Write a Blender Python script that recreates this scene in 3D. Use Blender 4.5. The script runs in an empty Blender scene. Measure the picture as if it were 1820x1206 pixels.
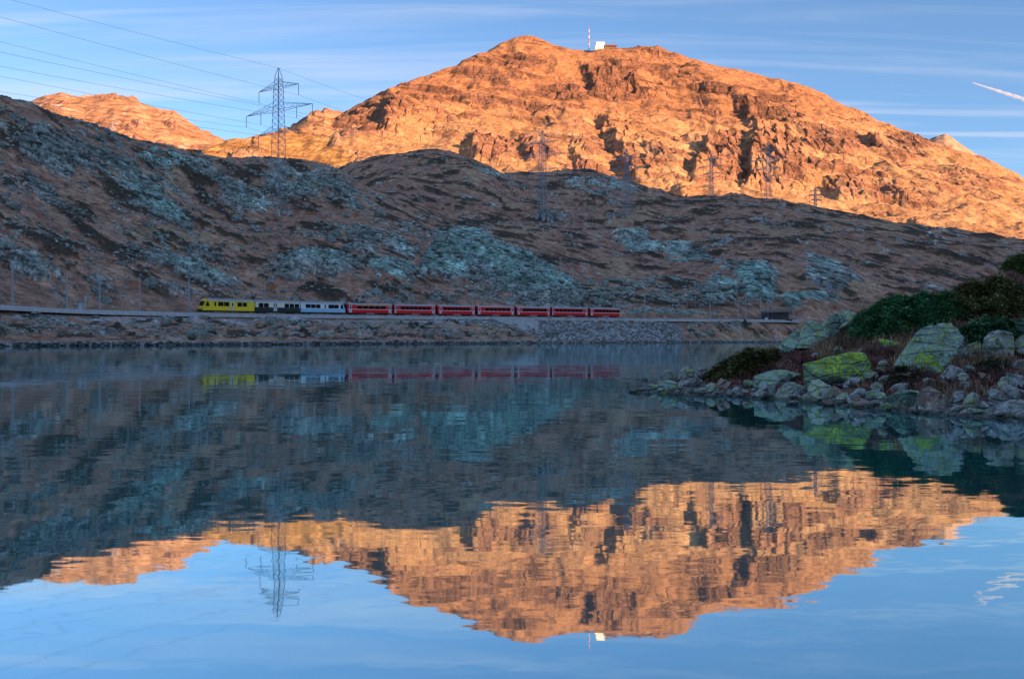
import bpy, bmesh, math, random
import numpy as np
from mathutils import Vector, Matrix

# ------------------------------------------------------------------ camera
sc = bpy.context.scene
COL = sc.collection
F, CX, CY, CH = 1770.0, 910.0, 602.0, 1.3      # focal length / principal point in photo pixels, eye height above the lake
cam_d = bpy.data.cameras.new("camera")
cam_d.sensor_width = 36.0
cam_d.lens = 36.0 * F / 1820.0
cam_d.shift_y = (CY - 603.0) / 1820.0
cam_d.clip_start, cam_d.clip_end = 0.1, 30000.0
cam = bpy.data.objects.new("camera", cam_d)
cam.location = (0, 0, CH)
cam.rotation_euler = (math.radians(90), 0, 0)
COL.objects.link(cam)
sc.camera = cam

# ------------------------------------------------------------------ sky and sun
SUN_EL = math.radians(12.0)
SUN_AZ = math.radians(52.0)                    # the sun stands behind the camera, to its right
SUN_POS = Vector((math.sin(SUN_AZ) * math.cos(SUN_EL), -math.cos(SUN_AZ) * math.cos(SUN_EL), math.sin(SUN_EL)))
world = bpy.data.worlds.new("World")
sc.world = world
world.use_nodes = True
wn, wl = world.node_tree.nodes, world.node_tree.links
wn.clear()
def W(t, **kw):
    n = wn.new(t)
    for k, v in kw.items():
        setattr(n, k, v)
    return n
wout = W('ShaderNodeOutputWorld'); wbg = W('ShaderNodeBackground')
sky = W('ShaderNodeTexSky', sky_type='NISHITA', sun_disc=False)
sky.sun_elevation = SUN_EL
sky.sun_rotation = math.atan2(SUN_POS.x, SUN_POS.y)
sky.altitude = 2200.0
sky.air_density, sky.dust_density, sky.ozone_density = 1.0, 1.0, 3.0
wbg.inputs['Strength'].default_value = 0.09
wtc = W('ShaderNodeTexCoord')
wsep = W('ShaderNodeSeparateXYZ'); wl.new(wtc.outputs['Generated'], wsep.inputs[0])
def wmath(op, a, b=None, c=None):
    n = W('ShaderNodeMath', operation=op)
    for i, s in enumerate((a, b, c)):
        if s is None: continue
        if isinstance(s, (int, float)): n.inputs[i].default_value = s
        else: wl.new(s, n.inputs[i])
    return n.outputs[0]
zc = wmath('ADD', wmath('MAXIMUM', wsep.outputs['Z'], 0.0), 0.10)
pxs, pys = wmath('DIVIDE', wsep.outputs['X'], zc), wmath('DIVIDE', wsep.outputs['Y'], zc)
def cirrus(rot, sx, sy, lo, hi, detail, dist):
    cb = W('ShaderNodeCombineXYZ'); wl.new(pxs, cb.inputs[0]); wl.new(pys, cb.inputs[1])
    mp = W('ShaderNodeMapping'); wl.new(cb.outputs[0], mp.inputs[0])
    mp.inputs['Rotation'].default_value = (0, 0, rot); mp.inputs['Scale'].default_value = (sx, sy, 1)
    nz = W('ShaderNodeTexNoise'); wl.new(mp.outputs[0], nz.inputs['Vector'])
    nz.inputs['Scale'].default_value = 1.0; nz.inputs['Detail'].default_value = detail
    nz.inputs['Roughness'].default_value = 0.6; nz.inputs['Distortion'].default_value = dist
    mr = W('ShaderNodeMapRange', interpolation_type='SMOOTHSTEP'); wl.new(nz.outputs['Fac'], mr.inputs['Value'])
    mr.inputs['From Min'].default_value = lo; mr.inputs['From Max'].default_value = hi
    return mr.outputs[0]
c1 = cirrus(math.radians(5), 0.34, 3.6, 0.46, 0.66, 8.0, 0.7)
c2 = cirrus(math.radians(-20), 0.55, 4.6, 0.47, 0.68, 9.0, 1.1)
c3 = cirrus(math.radians(0), 0.35, 0.9, 0.42, 0.62, 3.0, 0.2)
cl = wmath('MULTIPLY', wmath('MINIMUM', wmath('ADD', wmath('MULTIPLY', c1, 0.85), wmath('MULTIPLY', c2, 0.6)), 1.0), wmath('ADD', wmath('MULTIPLY', c3, 0.7), 0.3))
wmix = W('ShaderNodeMix', data_type='RGBA')
wl.new(wmath('MULTIPLY', cl, 0.72), wmix.inputs['Factor'])
wl.new(sky.outputs['Color'], wmix.inputs['A'])
wmix.inputs['B'].default_value = (3.3, 3.5, 4.1, 1)
wl.new(wmix.outputs['Result'], wbg.inputs['Color'])
wl.new(wbg.outputs[0], wout.inputs[0])

sun_d = bpy.data.lights.new("sun", 'SUN')
sun_d.energy = 4.4
sun_d.angle = math.radians(0.5)
sun_d.color = (1.0, 0.57, 0.29)
sun = bpy.data.objects.new("sun", sun_d)
sun.rotation_euler = (-SUN_POS).to_track_quat('-Z', 'Y').to_euler()
sun.location = (300, -300, 900)
COL.objects.link(sun)

sc.view_settings.view_transform = 'Standard'
sc.view_settings.look = 'None'
sc.view_settings.gamma = 1.0
sc.view_settings.use_curve_mapping = False
sc.view_settings.exposure = 1.42
sc.render.engine = 'CYCLES'
sc.cycles.use_denoising = True
sc.cycles.max_bounces = 6
sc.cycles.diffuse_bounces = 2
sc.cycles.glossy_bounces = 3
sc.cycles.transparent_max_bounces = 6
sc.cycles.caustics_reflective = False
sc.cycles.caustics_refractive = False
sc.cycles.sample_clamp_indirect = 4.0

# ------------------------------------------------------------------ small helpers
rng = np.random.RandomState(7)
random.seed(7)
def px2u(px): return (np.asarray(px, float) - CX) / F
def zat(py, Y): return CH + (CY - np.asarray(py, float)) / F * Y
def pt(px, py, Y): return Vector((float(px2u(px)) * Y, Y, float(zat(py, Y))))

_P = rng.permutation(256).astype(np.int64); _P = np.concatenate([_P, _P, _P])
_A = rng.rand(256) * 2 * np.pi; _GX, _GY = np.cos(_A), np.sin(_A)
_R1, _R2, _R3 = rng.rand(256), rng.rand(256), rng.rand(256)
def perlin(x, y, seed=0):
    x = x + seed * 17.31; y = y - seed * 9.77
    xi, yi = np.floor(x).astype(np.int64), np.floor(y).astype(np.int64)
    xf, yf = x - xi, y - yi
    xi &= 255; yi &= 255
    u = xf * xf * xf * (xf * (xf * 6 - 15) + 10); v = yf * yf * yf * (yf * (yf * 6 - 15) + 10)
    def g(ix, iy, fx, fy):
        h = _P[_P[ix] + iy]
        return _GX[h] * fx + _GY[h] * fy
    a = g(xi, yi, xf, yf); b = g((xi + 1) & 255, yi, xf - 1, yf)
    c = g(xi, (yi + 1) & 255, xf, yf - 1); d = g((xi + 1) & 255, (yi + 1) & 255, xf - 1, yf - 1)
    return 1.5 * ((a + (b - a) * u) + ((c + (d - c) * u) - (a + (b - a) * u)) * v)
def fbm(x, y, seed=0, oct=4, gain=0.5, lac=2.03):
    s, a, t = 0, 1.0, 0
    for i in range(oct):
        s = s + a * perlin(x, y, seed + i * 3); t += a
        x = x * lac; y = y * lac; a *= gain
    return s / t
def ridged(x, y, seed=0, oct=4, gain=0.55, lac=2.1):
    s, a, t = 0, 1.0, 0
    for i in range(oct):
        s = s + a * (1 - np.abs(perlin(x, y, seed + i * 3))); t += a
        x = x * lac; y = y * lac; a *= gain
    return s / t
def worley(x, y, seed=0):
    """distance to the nearest and second nearest feature point, random value of the cell, offset to its centre"""
    x = x + seed * 13.7; y = y + seed * 5.1
    xi, yi = np.floor(x).astype(np.int64), np.floor(y).astype(np.int64)
    f1 = np.full(x.shape, 9.0); f2 = np.full(x.shape, 9.0); rv = np.zeros(x.shape)
    ox = np.zeros(x.shape); oy = np.zeros(x.shape)
    for dx in (-1, 0, 1):
        for dy in (-1, 0, 1):
            h = _P[_P[(xi + dx) & 255] + ((yi + dy) & 255)]
            ax = xi + dx + _R1[h] - x; ay = yi + dy + _R2[h] - y
            d = np.sqrt(ax * ax + ay * ay)
            near = d < f1
            f2 = np.where(near, f1, np.minimum(f2, d))
            rv = np.where(near, _R3[h], rv); ox = np.where(near, ax, ox); oy = np.where(near, ay, oy)
            f1 = np.where(near, d, f1)
    return f1, f2, rv, ox, oy
def blocks(x, y, seed=0, tilt=0.6):
    """angular, tilted blocks of bedrock, 0..1"""
    f1, f2, rv, ox, oy = worley(x, y, seed)
    edge = np.clip((f2 - f1) * 6, 0, 1)
    return (0.35 + 0.65 * rv + tilt * ox * (rv - 0.3) - tilt * oy * 0.5) * (0.35 + 0.65 * edge)
def sstep(a, b, x):
    t = np.clip((x - a) / (b - a), 0, 1)
    return t * t * (3 - 2 * t)

def link(ob, parent=None):
    COL.objects.link(ob)
    if parent is not None: ob.parent = parent
    return ob
def tag(o, label=None, cat=None, group=None, kind=None):
    if label: o['label'] = label
    if cat: o['category'] = cat
    if group: o['group'] = group
    if kind: o['kind'] = kind
    return o
def empty(name, loc=(0, 0, 0), rot=(0, 0, 0)):
    o = bpy.data.objects.new(name, None)
    o.empty_display_size = 0.3
    o.location = loc; o.rotation_euler = rot
    return link(o)
def np_mesh(name, co, faces, smooth=True, attrs=None):
    me = bpy.data.meshes.new(name)
    nv = len(co); k = faces.shape[1]; nf = len(faces)
    me.vertices.add(nv); me.vertices.foreach_set('co', np.ascontiguousarray(co, np.float32).ravel())
    me.loops.add(nf * k); me.loops.foreach_set('vertex_index', np.ascontiguousarray(faces, np.int32).ravel())
    me.polygons.add(nf)
    me.polygons.foreach_set('loop_start', np.arange(0, nf * k, k, dtype=np.int32))
    me.polygons.foreach_set('loop_total', np.full(nf, k, dtype=np.int32))
    me.polygons.foreach_set('use_smooth', np.full(nf, smooth, dtype=bool))
    for an, av in (attrs or {}).items():
        a = me.attributes.new(an, 'FLOAT_COLOR', 'POINT')
        a.data.foreach_set('color', np.ascontiguousarray(np.concatenate([av, np.ones((nv, 1))], 1)[:, :4], np.float32).ravel())
    me.update(calc_edges=True)
    return me
def grid_faces(nr, nc):
    i = np.arange(nr * nc).reshape(nr, nc)
    return np.stack([i[:-1, :-1], i[:-1, 1:], i[1:, 1:], i[1:, :-1]], -1).reshape(-1, 4)
class MB:
    """collects boxes, bars and prisms into one mesh"""
    def __init__(s): s.v, s.f = [], []
    def box(s, x0, x1, y0, y1, z0, z1):
        n = len(s.v)
        s.v += [(x, y, z) for z in (z0, z1) for y in (y0, y1) for x in (x0, x1)]
        s.f += [tuple(n + i for i in q) for q in ((0, 2, 3, 1), (4, 5, 7, 6), (0, 1, 5, 4), (2, 6, 7, 3), (0, 4, 6, 2), (1, 3, 7, 5))]
        return s
    def bar(s, a, b, r, r2=None, k=4):
        a, b = Vector(a), Vector(b); d = (b - a)
        if d.length < 1e-6: return s
        d.normalize(); up = Vector((0, 0, 1)) if abs(d.z) < .9 else Vector((1, 0, 0))
        p = d.cross(up).normalized(); q = d.cross(p); n = len(s.v); r2 = r if r2 is None else r2
        for c, rr in ((a, r), (b, r2)):
            for i in range(k):
                t = 2 * math.pi * (i + .5) / k
                s.v.append(tuple(c + rr * (math.cos(t) * p + math.sin(t) * q)))
        for i in range(k):
            j = (i + 1) % k
            s.f.append((n + i, n + j, n + k + j, n + k + i))
        s.f.append(tuple(n + i for i in range(k))[::-1]); s.f.append(tuple(n + k + i for i in range(k)))
        return s
    def extrude(s, prof, x0, x1):
        """closed profile of (y, z) swept along x"""
        n, k = len(s.v), len(prof)
        for x in (x0, x1): s.v += [(x, y, z) for y, z in prof]
        for i in range(k):
            j = (i + 1) % k
            s.f.append((n + i, n + j, n + k + j, n + k + i))
        s.f.append(tuple(n + i for i in range(k))[::-1]); s.f.append(tuple(n + k + i for i in range(k)))
        return s
    def mesh(s, name, m, smooth=False):
        me = bpy.data.meshes.new(name); me.from_pydata(s.v, [], s.f); me.update()
        bm = bmesh.new(); bm.from_mesh(me); bmesh.ops.recalc_face_normals(bm, faces=bm.faces); bm.to_mesh(me); bm.free()
        if smooth:
            me.polygons.foreach_set('use_smooth', [True] * len(me.polygons))
        me.materials.append(m)
        return me
    def build(s, name, m, parent=None, smooth=False):
        return link(bpy.data.objects.new(name, s.mesh(name, m, smooth)), parent)
def obj(name, me, m=None, parent=None, loc=None):
    if m is not None and not me.materials: me.materials.append(m)
    o = bpy.data.objects.new(name, me)
    if loc is not None: o.location = loc
    return link(o, parent)

# ------------------------------------------------------------------ materials
def new_mat(name):
    m = bpy.data.materials.new(name); m.use_nodes = True
    return m, m.node_tree.nodes, m.node_tree.links, m.node_tree.nodes['Principled BSDF']
def plain(name, col, rough=0.5, metal=0.0, var=0.12, scale=3.0):
    """paint, steel and the like: one colour with faint blotches"""
    m, n, l, b = new_mat(name)
    tc = n.new('ShaderNodeTexCoord'); nz = n.new('ShaderNodeTexNoise')
    nz.inputs['Scale'].default_value = scale; nz.inputs['Detail'].default_value = 5
    l.new(tc.outputs['Object'], nz.inputs['Vector'])
    mr = n.new('ShaderNodeMapRange'); l.new(nz.outputs['Fac'], mr.inputs['Value'])
    mr.inputs['From Min'].default_value = .3; mr.inputs['From Max'].default_value = .7
    mr.inputs['To Min'].default_value = 1 - var; mr.inputs['To Max'].default_value = 1 + var
    mx = n.new('ShaderNodeMix'); mx.data_type = 'RGBA'; mx.blend_type = 'MULTIPLY'; mx.inputs['Factor'].default_value = 1
    mx.inputs['A'].default_value = (*col, 1); l.new(mr.outputs[0], mx.inputs['B'])
    l.new(mx.outputs['Result'], b.inputs['Base Color'])
    b.inputs['Roughness'].default_value = rough; b.inputs['Metallic'].default_value = metal
    return m
def attr_mat(name, scales, bump=0.0, bscale=1.0, contrast=0.5, rough=0.95, bdist=0.5, strata=None):
    """terrain: colour from the mesh, broken up by noise at several sizes, fine relief by bump"""
    m, n, l, b = new_mat(name)
    at = n.new('ShaderNodeAttribute'); at.attribute_name = 'Col'
    geo = n.new('ShaderNodeNewGeometry')
    cur = at.outputs['Color']
    for i, s in enumerate(scales):
        nz = n.new('ShaderNodeTexNoise'); nz.inputs['Scale'].default_value = s; nz.inputs['Detail'].default_value = 4
        nz.inputs['Roughness'].default_value = .65
        l.new(geo.outputs['Position'], nz.inputs['Vector'])
        mr = n.new('ShaderNodeMapRange'); l.new(nz.outputs['Fac'], mr.inputs['Value'])
        mr.inputs['From Min'].default_value = .28; mr.inputs['From Max'].default_value = .72
        mr.inputs['To Min'].default_value = 1 - contrast; mr.inputs['To Max'].default_value = 1 + contrast
        mx = n.new('ShaderNodeMix'); mx.data_type = 'RGBA'; mx.blend_type = 'MULTIPLY'; mx.inputs['Factor'].default_value = 1
        l.new(cur, mx.inputs['A']); l.new(mr.outputs[0], mx.inputs['B']); cur = mx.outputs['Result']
    if strata:
        sx, sz, rot, cs = strata
        mp = n.new('ShaderNodeMapping'); mp.inputs['Rotation'].default_value = (0, rot, 0); l.new(geo.outputs['Position'], mp.inputs[0])
        m2 = n.new('ShaderNodeMapping'); m2.inputs['Scale'].default_value = (sx, sx, sz); l.new(mp.outputs[0], m2.inputs[0])
        nz = n.new('ShaderNodeTexNoise'); nz.inputs['Scale'].default_value = 1; nz.inputs['Detail'].default_value = 6; nz.inputs['Roughness'].default_value = .7; nz.inputs['Distortion'].default_value = .6
        l.new(m2.outputs[0], nz.inputs['Vector'])
        mr = n.new('ShaderNodeMapRange'); l.new(nz.outputs['Fac'], mr.inputs['Value'])
        mr.inputs['From Min'].default_value = .36; mr.inputs['From Max'].default_value = .6
        mr.inputs['To Min'].default_value = 1 - cs; mr.inputs['To Max'].default_value = 1 + .85 * cs
        mx = n.new('ShaderNodeMix'); mx.data_type = 'RGBA'; mx.blend_type = 'MULTIPLY'; l.new(at.outputs['Alpha'], mx.inputs['Factor'])
        l.new(cur, mx.inputs['A']); l.new(mr.outputs[0], mx.inputs['B']); cur = mx.outputs['Result']
    l.new(cur, b.inputs['Base Color'])
    b.inputs['Roughness'].default_value = rough; b.inputs['Specular IOR Level'].default_value = 0.15
    if bump:
        nz = n.new('ShaderNodeTexNoise'); nz.inputs['Scale'].default_value = bscale; nz.inputs['Detail'].default_value = 6
        nz.inputs['Roughness'].default_value = .7
        l.new(geo.outputs['Position'], nz.inputs['Vector'])
        bp = n.new('ShaderNodeBump'); bp.inputs['Strength'].default_value = bump; bp.inputs['Distance'].default_value = bdist
        l.new(nz.outputs['Fac'], bp.inputs['Height']); l.new(bp.outputs[0], b.inputs['Normal'])
    return m
def rock_mat(name, base, lichen, amount, dark=(0.03, 0.03, 0.03), scale=1.0):
    """grey gneiss with crusts of lichen, more of it on the faces that look up"""
    m, n, l, b = new_mat(name)
    tc = n.new('ShaderNodeTexCoord'); oi = n.new('ShaderNodeObjectInfo'); geo = n.new('ShaderNodeNewGeometry')
    av = n.new('ShaderNodeVectorMath'); av.operation = 'ADD'
    l.new(geo.outputs['Position'], av.inputs[0])
    sc_ = n.new('ShaderNodeMath'); sc_.operation = 'MULTIPLY'; l.new(oi.outputs['Random'], sc_.inputs[0]); sc_.inputs[1].default_value = 37.0
    l.new(sc_.outputs[0], av.inputs[1])
    def noise(s, d=6, r=.65, vec=None):
        z = n.new('ShaderNodeTexNoise'); z.inputs['Scale'].default_value = s * scale; z.inputs['Detail'].default_value = d
        z.inputs['Roughness'].default_value = r; l.new(vec or av.outputs[0], z.inputs['Vector']); return z.outputs['Fac']
    def rngn(v, a, b_, c=0., d=1.):
        r = n.new('ShaderNodeMapRange'); r.interpolation_type = 'SMOOTHSTEP'; l.new(v, r.inputs['Value'])
        for k, x in zip(('From Min', 'From Max', 'To Min', 'To Max'), (a, b_, c, d)): r.inputs[k].default_value = x
        return r.outputs[0]
    def mix(f, A, B, mode='MIX'):
        x = n.new('ShaderNodeMix'); x.data_type = 'RGBA'; x.blend_type = mode
        for s, k in ((f, 'Factor'), (A, 'A'), (B, 'B')):
            if isinstance(s, tuple): x.inputs[k].default_value = (*s, 1)
            elif isinstance(s, float): x.inputs[k].default_value = s
            else: l.new(s, x.inputs[k])
        return x.outputs['Result']
    c = mix(rngn(noise(1.6), .35, .65), tuple(x * .55 for x in base), tuple(x * 1.3 for x in base))
    c = mix(rngn(noise(6.5, 9, .75), .47, .60), c, tuple(x * .28 for x in base))
    c = mix(rngn(noise(14, 4), .56, .66, 0., .8), c, tuple(min(1, x * 1.9) for x in base))
    c = mix(rngn(noise(.9, 3), .58, .7, 0., .5), c, (0.20, 0.12, 0.08))
    sp = n.new('ShaderNodeSeparateXYZ'); l.new(geo.outputs['Normal'], sp.inputs[0])
    up = rngn(sp.outputs['Z'], -.35, .45)
    ln = rngn(noise(13, 9, .75), .585 - .10 * amount, .615 - .10 * amount)
    patch = rngn(noise(2.2, 4), .55 - .30 * amount, .68 - .25 * amount)
    f1 = n.new('ShaderNodeMath'); f1.operation = 'MULTIPLY'; l.new(ln, f1.inputs[0]); l.new(patch, f1.inputs[1])
    f2 = n.new('ShaderNodeMath'); f2.operation = 'MULTIPLY'; l.new(f1.outputs[0], f2.inputs[0]); l.new(up, f2.inputs[1])
    lc = mix(rngn(noise(4), .4, .6), lichen, tuple(x * .6 for x in lichen))
    c = mix(f2.outputs[0], c, lc)
    ms = rngn(noise(2.3, 5), .62, .7, 0., .6)
    c = mix(ms, c, dark)
    sw = n.new('ShaderNodeSeparateXYZ'); l.new(geo.outputs['Position'], sw.inputs[0])
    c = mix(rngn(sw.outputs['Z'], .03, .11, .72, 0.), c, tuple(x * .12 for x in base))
    l.new(c, b.inputs['Base Color']); b.inputs['Roughness'].default_value = .85; b.inputs['Specular IOR Level'].default_value = .25
    vo = n.new('ShaderNodeTexVoronoi'); vo.feature = 'DISTANCE_TO_EDGE'; vo.inputs['Scale'].default_value = 1.7 * scale
    wv = n.new('ShaderNodeMapping'); wv.inputs['Scale'].default_value = (.5, .9, 2.2); wv.inputs['Rotation'].default_value = (.5, .3, .4)
    l.new(av.outputs[0], wv.inputs[0]); l.new(wv.outputs[0], vo.inputs['Vector'])
    h = n.new('ShaderNodeMath'); h.operation = 'ADD'; l.new(rngn(vo.outputs['Distance'], 0., .06), h.inputs[0])
    l.new(noise(7, 9, .72), h.inputs[1])
    bp = n.new('ShaderNodeBump'); bp.inputs['Strength'].default_value = .9; bp.inputs['Distance'].default_value = .10 / scale
    l.new(h.outputs[0], bp.inputs['Height']); l.new(bp.outputs[0], b.inputs['Normal'])
    return m
M = dict(
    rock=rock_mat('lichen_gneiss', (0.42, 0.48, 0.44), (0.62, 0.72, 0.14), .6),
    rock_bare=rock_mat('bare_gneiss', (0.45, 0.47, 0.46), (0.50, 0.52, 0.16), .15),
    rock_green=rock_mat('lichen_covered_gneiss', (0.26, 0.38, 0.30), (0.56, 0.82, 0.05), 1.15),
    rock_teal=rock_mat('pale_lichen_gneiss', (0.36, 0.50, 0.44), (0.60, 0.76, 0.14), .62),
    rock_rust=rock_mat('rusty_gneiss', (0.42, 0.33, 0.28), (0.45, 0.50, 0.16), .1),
    far_rock=rock_mat('hillside_gneiss', (0.33, 0.37, 0.34), (0.42, 0.54, 0.36), .5, scale=.35),
    yellow=plain('yellow_paint', (0.96, 0.70, 0.008), .35, var=.04), red=plain('red_paint', (0.93, 0.010, 0.018), .35, var=.05),
    cream=plain('cream_paint', (0.88, 0.84, 0.66), .35, var=.04), dkgreen=plain('blackish_green_paint', (0.012, 0.030, 0.028), .4),
    paleblue=plain('pale_blue_paint', (0.82, 0.90, 0.92), .35, var=.04), ltblue=plain('light_blue_paint', (0.32, 0.66, 0.88), .35, var=.05),
    silver=plain('grey_roof_paint', (0.42, 0.45, 0.47), .5, .2), white=plain('white_paint', (0.8, 0.8, 0.8), .4, var=.05),
    doorgrey=plain('grey_door_paint', (0.62, 0.66, 0.68), .4, var=.05), orange=plain('orange_yellow_stripe', (0.9, 0.42, 0.02), .4),
    black=plain('black_rubber', (0.012, 0.012, 0.014), .7), under=plain('brown_black_underframe', (0.035, 0.028, 0.026), .8, var=.3),
    glass=plain('dark_window_glass', (0.012, 0.016, 0.02), .06, var=.02), steel=plain('galvanised_steel', (0.38, 0.44, 0.48), .6, .1),
    pylon=plain('weathered_pylon_steel', (0.30, 0.35, 0.40), .7, .0), wire=plain('aluminium_cable', (0.06, 0.065, 0.075), .6, .2),
    rail=plain('rail_steel', (0.22, 0.20, 0.19), .4, .7), concrete=plain('grey_concrete', (0.42, 0.42, 0.41), .9, var=.25, scale=.6),
    insul=plain('dark_glass_insulator', (0.05, 0.06, 0.07), .3), bright=plain('white_render', (0.85, 0.83, 0.80), .8),  # the render's own off-white colour
    brownwall=plain('brown_timber_wall', (0.25, 0.12, 0.07), .8), redmast=plain('red_mast_paint', (0.55, 0.05, 0.03), .6),
    lamp=plain('headlamp_glass', (0.85, 0.85, 0.8), .15), timber=plain('bleached_driftwood', (0.33, 0.31, 0.30), .9, var=.3, scale=8),
    gallery=plain('weathered_dark_timber', (0.15, 0.13, 0.125), .9, var=.3),
    sleeper=plain('dark_timber_sleeper', (0.06, 0.05, 0.045), .9),
)

# ------------------------------------------------------------------ terrain as height fields between break lines
def smooth1(a, k):
    if k < 2: return a
    p = np.pad(a, (k, k), mode='edge'); w = np.hanning(2 * k + 1); w /= w.sum()
    return np.convolve(p, w, mode='valid')
def line(pxs, pts, k=4):
    """pts: (px, py, Y) -> Y and z along the columns"""
    p = np.array(pts, float)
    Y = smooth1(np.interp(pxs, p[:, 0], p[:, 2]), k); y = smooth1(np.interp(pxs, p[:, 0], p[:, 1]), k)
    return Y, zat(y, Y)
def field(pxs, lines, rows):
    Yk = np.stack([l[0] for l in lines]); Zk = np.stack([l[1] for l in lines])
    for i in range(1, len(Yk)): Yk[i] = np.maximum(Yk[i], Yk[i - 1] + .3)
    h = np.diff(Yk, axis=0); d = np.diff(Zk, axis=0) / h
    m = np.zeros_like(Zk); m[0], m[-1] = d[0], d[-1]
    for i in range(1, len(Zk) - 1):
        same = d[i - 1] * d[i] > 0
        den = np.where(same, (h[i - 1] + h[i]) / np.where(same, h[i - 1] / np.where(d[i - 1] == 0, 1, d[i - 1]) + h[i] / np.where(d[i] == 0, 1, d[i]), 1), 0)
        m[i] = np.where(same, den, 0)
    Ys, Zs = [], []
    for i, n in enumerate(rows):
        last = i == len(rows) - 1
        for s in np.arange(n + (1 if last else 0)) / n:
            h00, h10, h01, h11 = 2 * s**3 - 3 * s**2 + 1, s**3 - 2 * s**2 + s, -2 * s**3 + 3 * s**2, s**3 - s**2
            Ys.append(Yk[i] + s * h[i]); Zs.append(h00 * Zk[i] + h10 * h[i] * m[i] + h01 * Zk[i + 1] + h11 * h[i] * m[i + 1])
    Y, Z = np.stack(Ys), np.stack(Zs)
    PX = np.broadcast_to(pxs, Y.shape)
    return PX, px2u(PX) * Y, Y, Z
def slope_of(X, Y, Z):
    """unit normals of the height field"""
    P = np.stack([X, Y, Z], -1)
    n = np.cross(np.gradient(P, axis=1), np.gradient(P, axis=0))
    n /= np.linalg.norm(n, axis=-1, keepdims=True) + 1e-9
    return n * np.sign(n[..., 2:3])
def blend(a, b, f): return a + (np.asarray(b, float) - a) * f[..., None]
def terrain(name, X, Y, Z, col, mat, smooth=True, mask=None):
    co = np.stack([X, Y, Z], -1).reshape(-1, 3)
    me = np_mesh(name, co, grid_faces(*X.shape), smooth, {'Col': np.concatenate([np.clip(col.reshape(-1, 3), 0.004, 1), np.ones((col.size // 3, 1)) if mask is None else mask.reshape(-1, 1)], 1)})
    return tag(obj(name, me, mat), kind='structure')
def blob(PX, PY, cx, cy, rx, ry, rot=0.0):
    c, s = math.cos(rot), math.sin(rot)
    a = ((PX - cx) * c + (PY - cy) * s) / rx; b = (-(PX - cx) * s + (PY - cy) * c) / ry
    return a * a + b * b
class Ground:
    def __init__(s, pxs, Y, Z): s.p, s.Y, s.Z = pxs, Y, Z
    def z(s, px, Y):
        i = int(np.clip(np.searchsorted(s.p, px), 1, len(s.p) - 1)); f = (px - s.p[i - 1]) / (s.p[i] - s.p[i - 1])
        return (1 - f) * np.interp(Y, s.Y[:, i - 1], s.Z[:, i - 1]) + f * np.interp(Y, s.Y[:, i], s.Z[:, i])
    def zxy(s, x, y): return s.z(CX + F * x / y, y)
    def hit(s, px, py, Ymin=0):
        """where the line of sight through a photo pixel meets the ground"""
        i = int(np.clip(np.searchsorted(s.p, px), 0, len(s.p) - 1))
        y = CY - F * (s.Z[:, i] - CH) / s.Y[:, i]
        k = np.where((y <= py) & (s.Y[:, i] > Ymin))[0]
        k = k[0] if len(k) else int(np.argmin(np.abs(y - py)))
        Y = s.Y[k, i]
        return Vector((float(px2u(px)) * Y, Y, s.Z[k, i]))

# ---- railway line: (px, Y, rail height)
RAIL = np.array([(-320, 146, 8.3), (-250, 158, 8.3), (0, 203, 8.3), (100, 222, 8.25), (160, 235, 8.3), (355, 268, 8.45), (612, 303, 8.7), (850, 333, 8.9), (1100, 365, 9.1), (1400, 410, 9.3), (1600, 440, 9.4), (2100, 505, 9.5)], float)
def rail_Y(px): return np.interp(px, RAIL[:, 0], RAIL[:, 1])
def rail_z(px): return np.interp(px, RAIL[:, 0], RAIL[:, 2])

# ---- hillside across the lake
pxs = np.linspace(-260, 2080, 1150)
YR = smooth1(rail_Y(pxs), 30); ZR = smooth1(rail_z(pxs), 30)
Ysh = smooth1(np.interp(pxs, [-260, 0, 300, 600, 900, 1100, 1300, 1400, 1600, 2080], [130, 172, 200, 240, 280, 325, 368, 380, 410, 480]), 20) + 2.0 * fbm(pxs / 60, pxs * 0 + .5, 3, 3)
bench = 1 - sstep(1402, 1440, pxs)
A = line(pxs, [(-260, 95, 380), (-100, 140, 400), (0, 175, 430), (60, 192, 445), (110, 210, 460), (160, 222, 470), (200, 240, 480), (250, 258, 500), (300, 268, 520), (350, 277, 545), (400, 283, 570), (450, 285, 590), (500, 287, 600), (540, 291, 600), (580, 299, 590), (620, 313, 575), (675, 349, 545), (706, 366, 530), (760, 400, 510), (820, 425, 490), (900, 440, 470), (980, 470, 455), (1060, 490, 450), (1150, 497, 455), (1250, 490, 470), (1350, 478, 480), (1450, 480, 490), (1600, 490, 500), (1820, 500, 520), (2080, 505, 570)])
D = line(pxs, [(-260, 230, 640), (0, 280, 660), (300, 345, 720), (500, 365, 740), (580, 355, 730), (620, 342, 710), (700, 350, 650), (800, 385, 620), (900, 405, 600), (1000, 410, 600), (1100, 410, 610), (1200, 405, 620), (1300, 410, 600), (1400, 415, 590), (1500, 425, 580), (1600, 435, 575), (1820, 455, 575), (2080, 470, 600)], 10)
B = line(pxs, [(-260, 250, 950), (0, 270, 950), (300, 320, 950), (500, 325, 950), (570, 318, 940), (610, 304, 930), (650, 291, 920), (700, 282, 910), (760, 277, 900), (800, 283, 890), (840, 293, 880), (870, 307, 880), (890, 319, 890), (930, 321, 960), (1000, 318, 1000), (1050, 316, 1000), (1090, 325, 980), (1130, 337, 960), (1170, 350, 930), (1197, 362, 900), (1230, 362, 850), (1300, 358, 820), (1360, 360, 800), (1420, 370, 780), (1460, 378, 770), (1500, 388, 750), (1560, 398, 740), (1620, 405, 730), (1680, 412, 720), (1740, 424, 710), (1790, 430, 700), (1820, 428, 690), (2080, 430, 680)])
toeY, toeZ = YR + 9, ZR + 1.6 + (1 - bench) * 5
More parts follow.
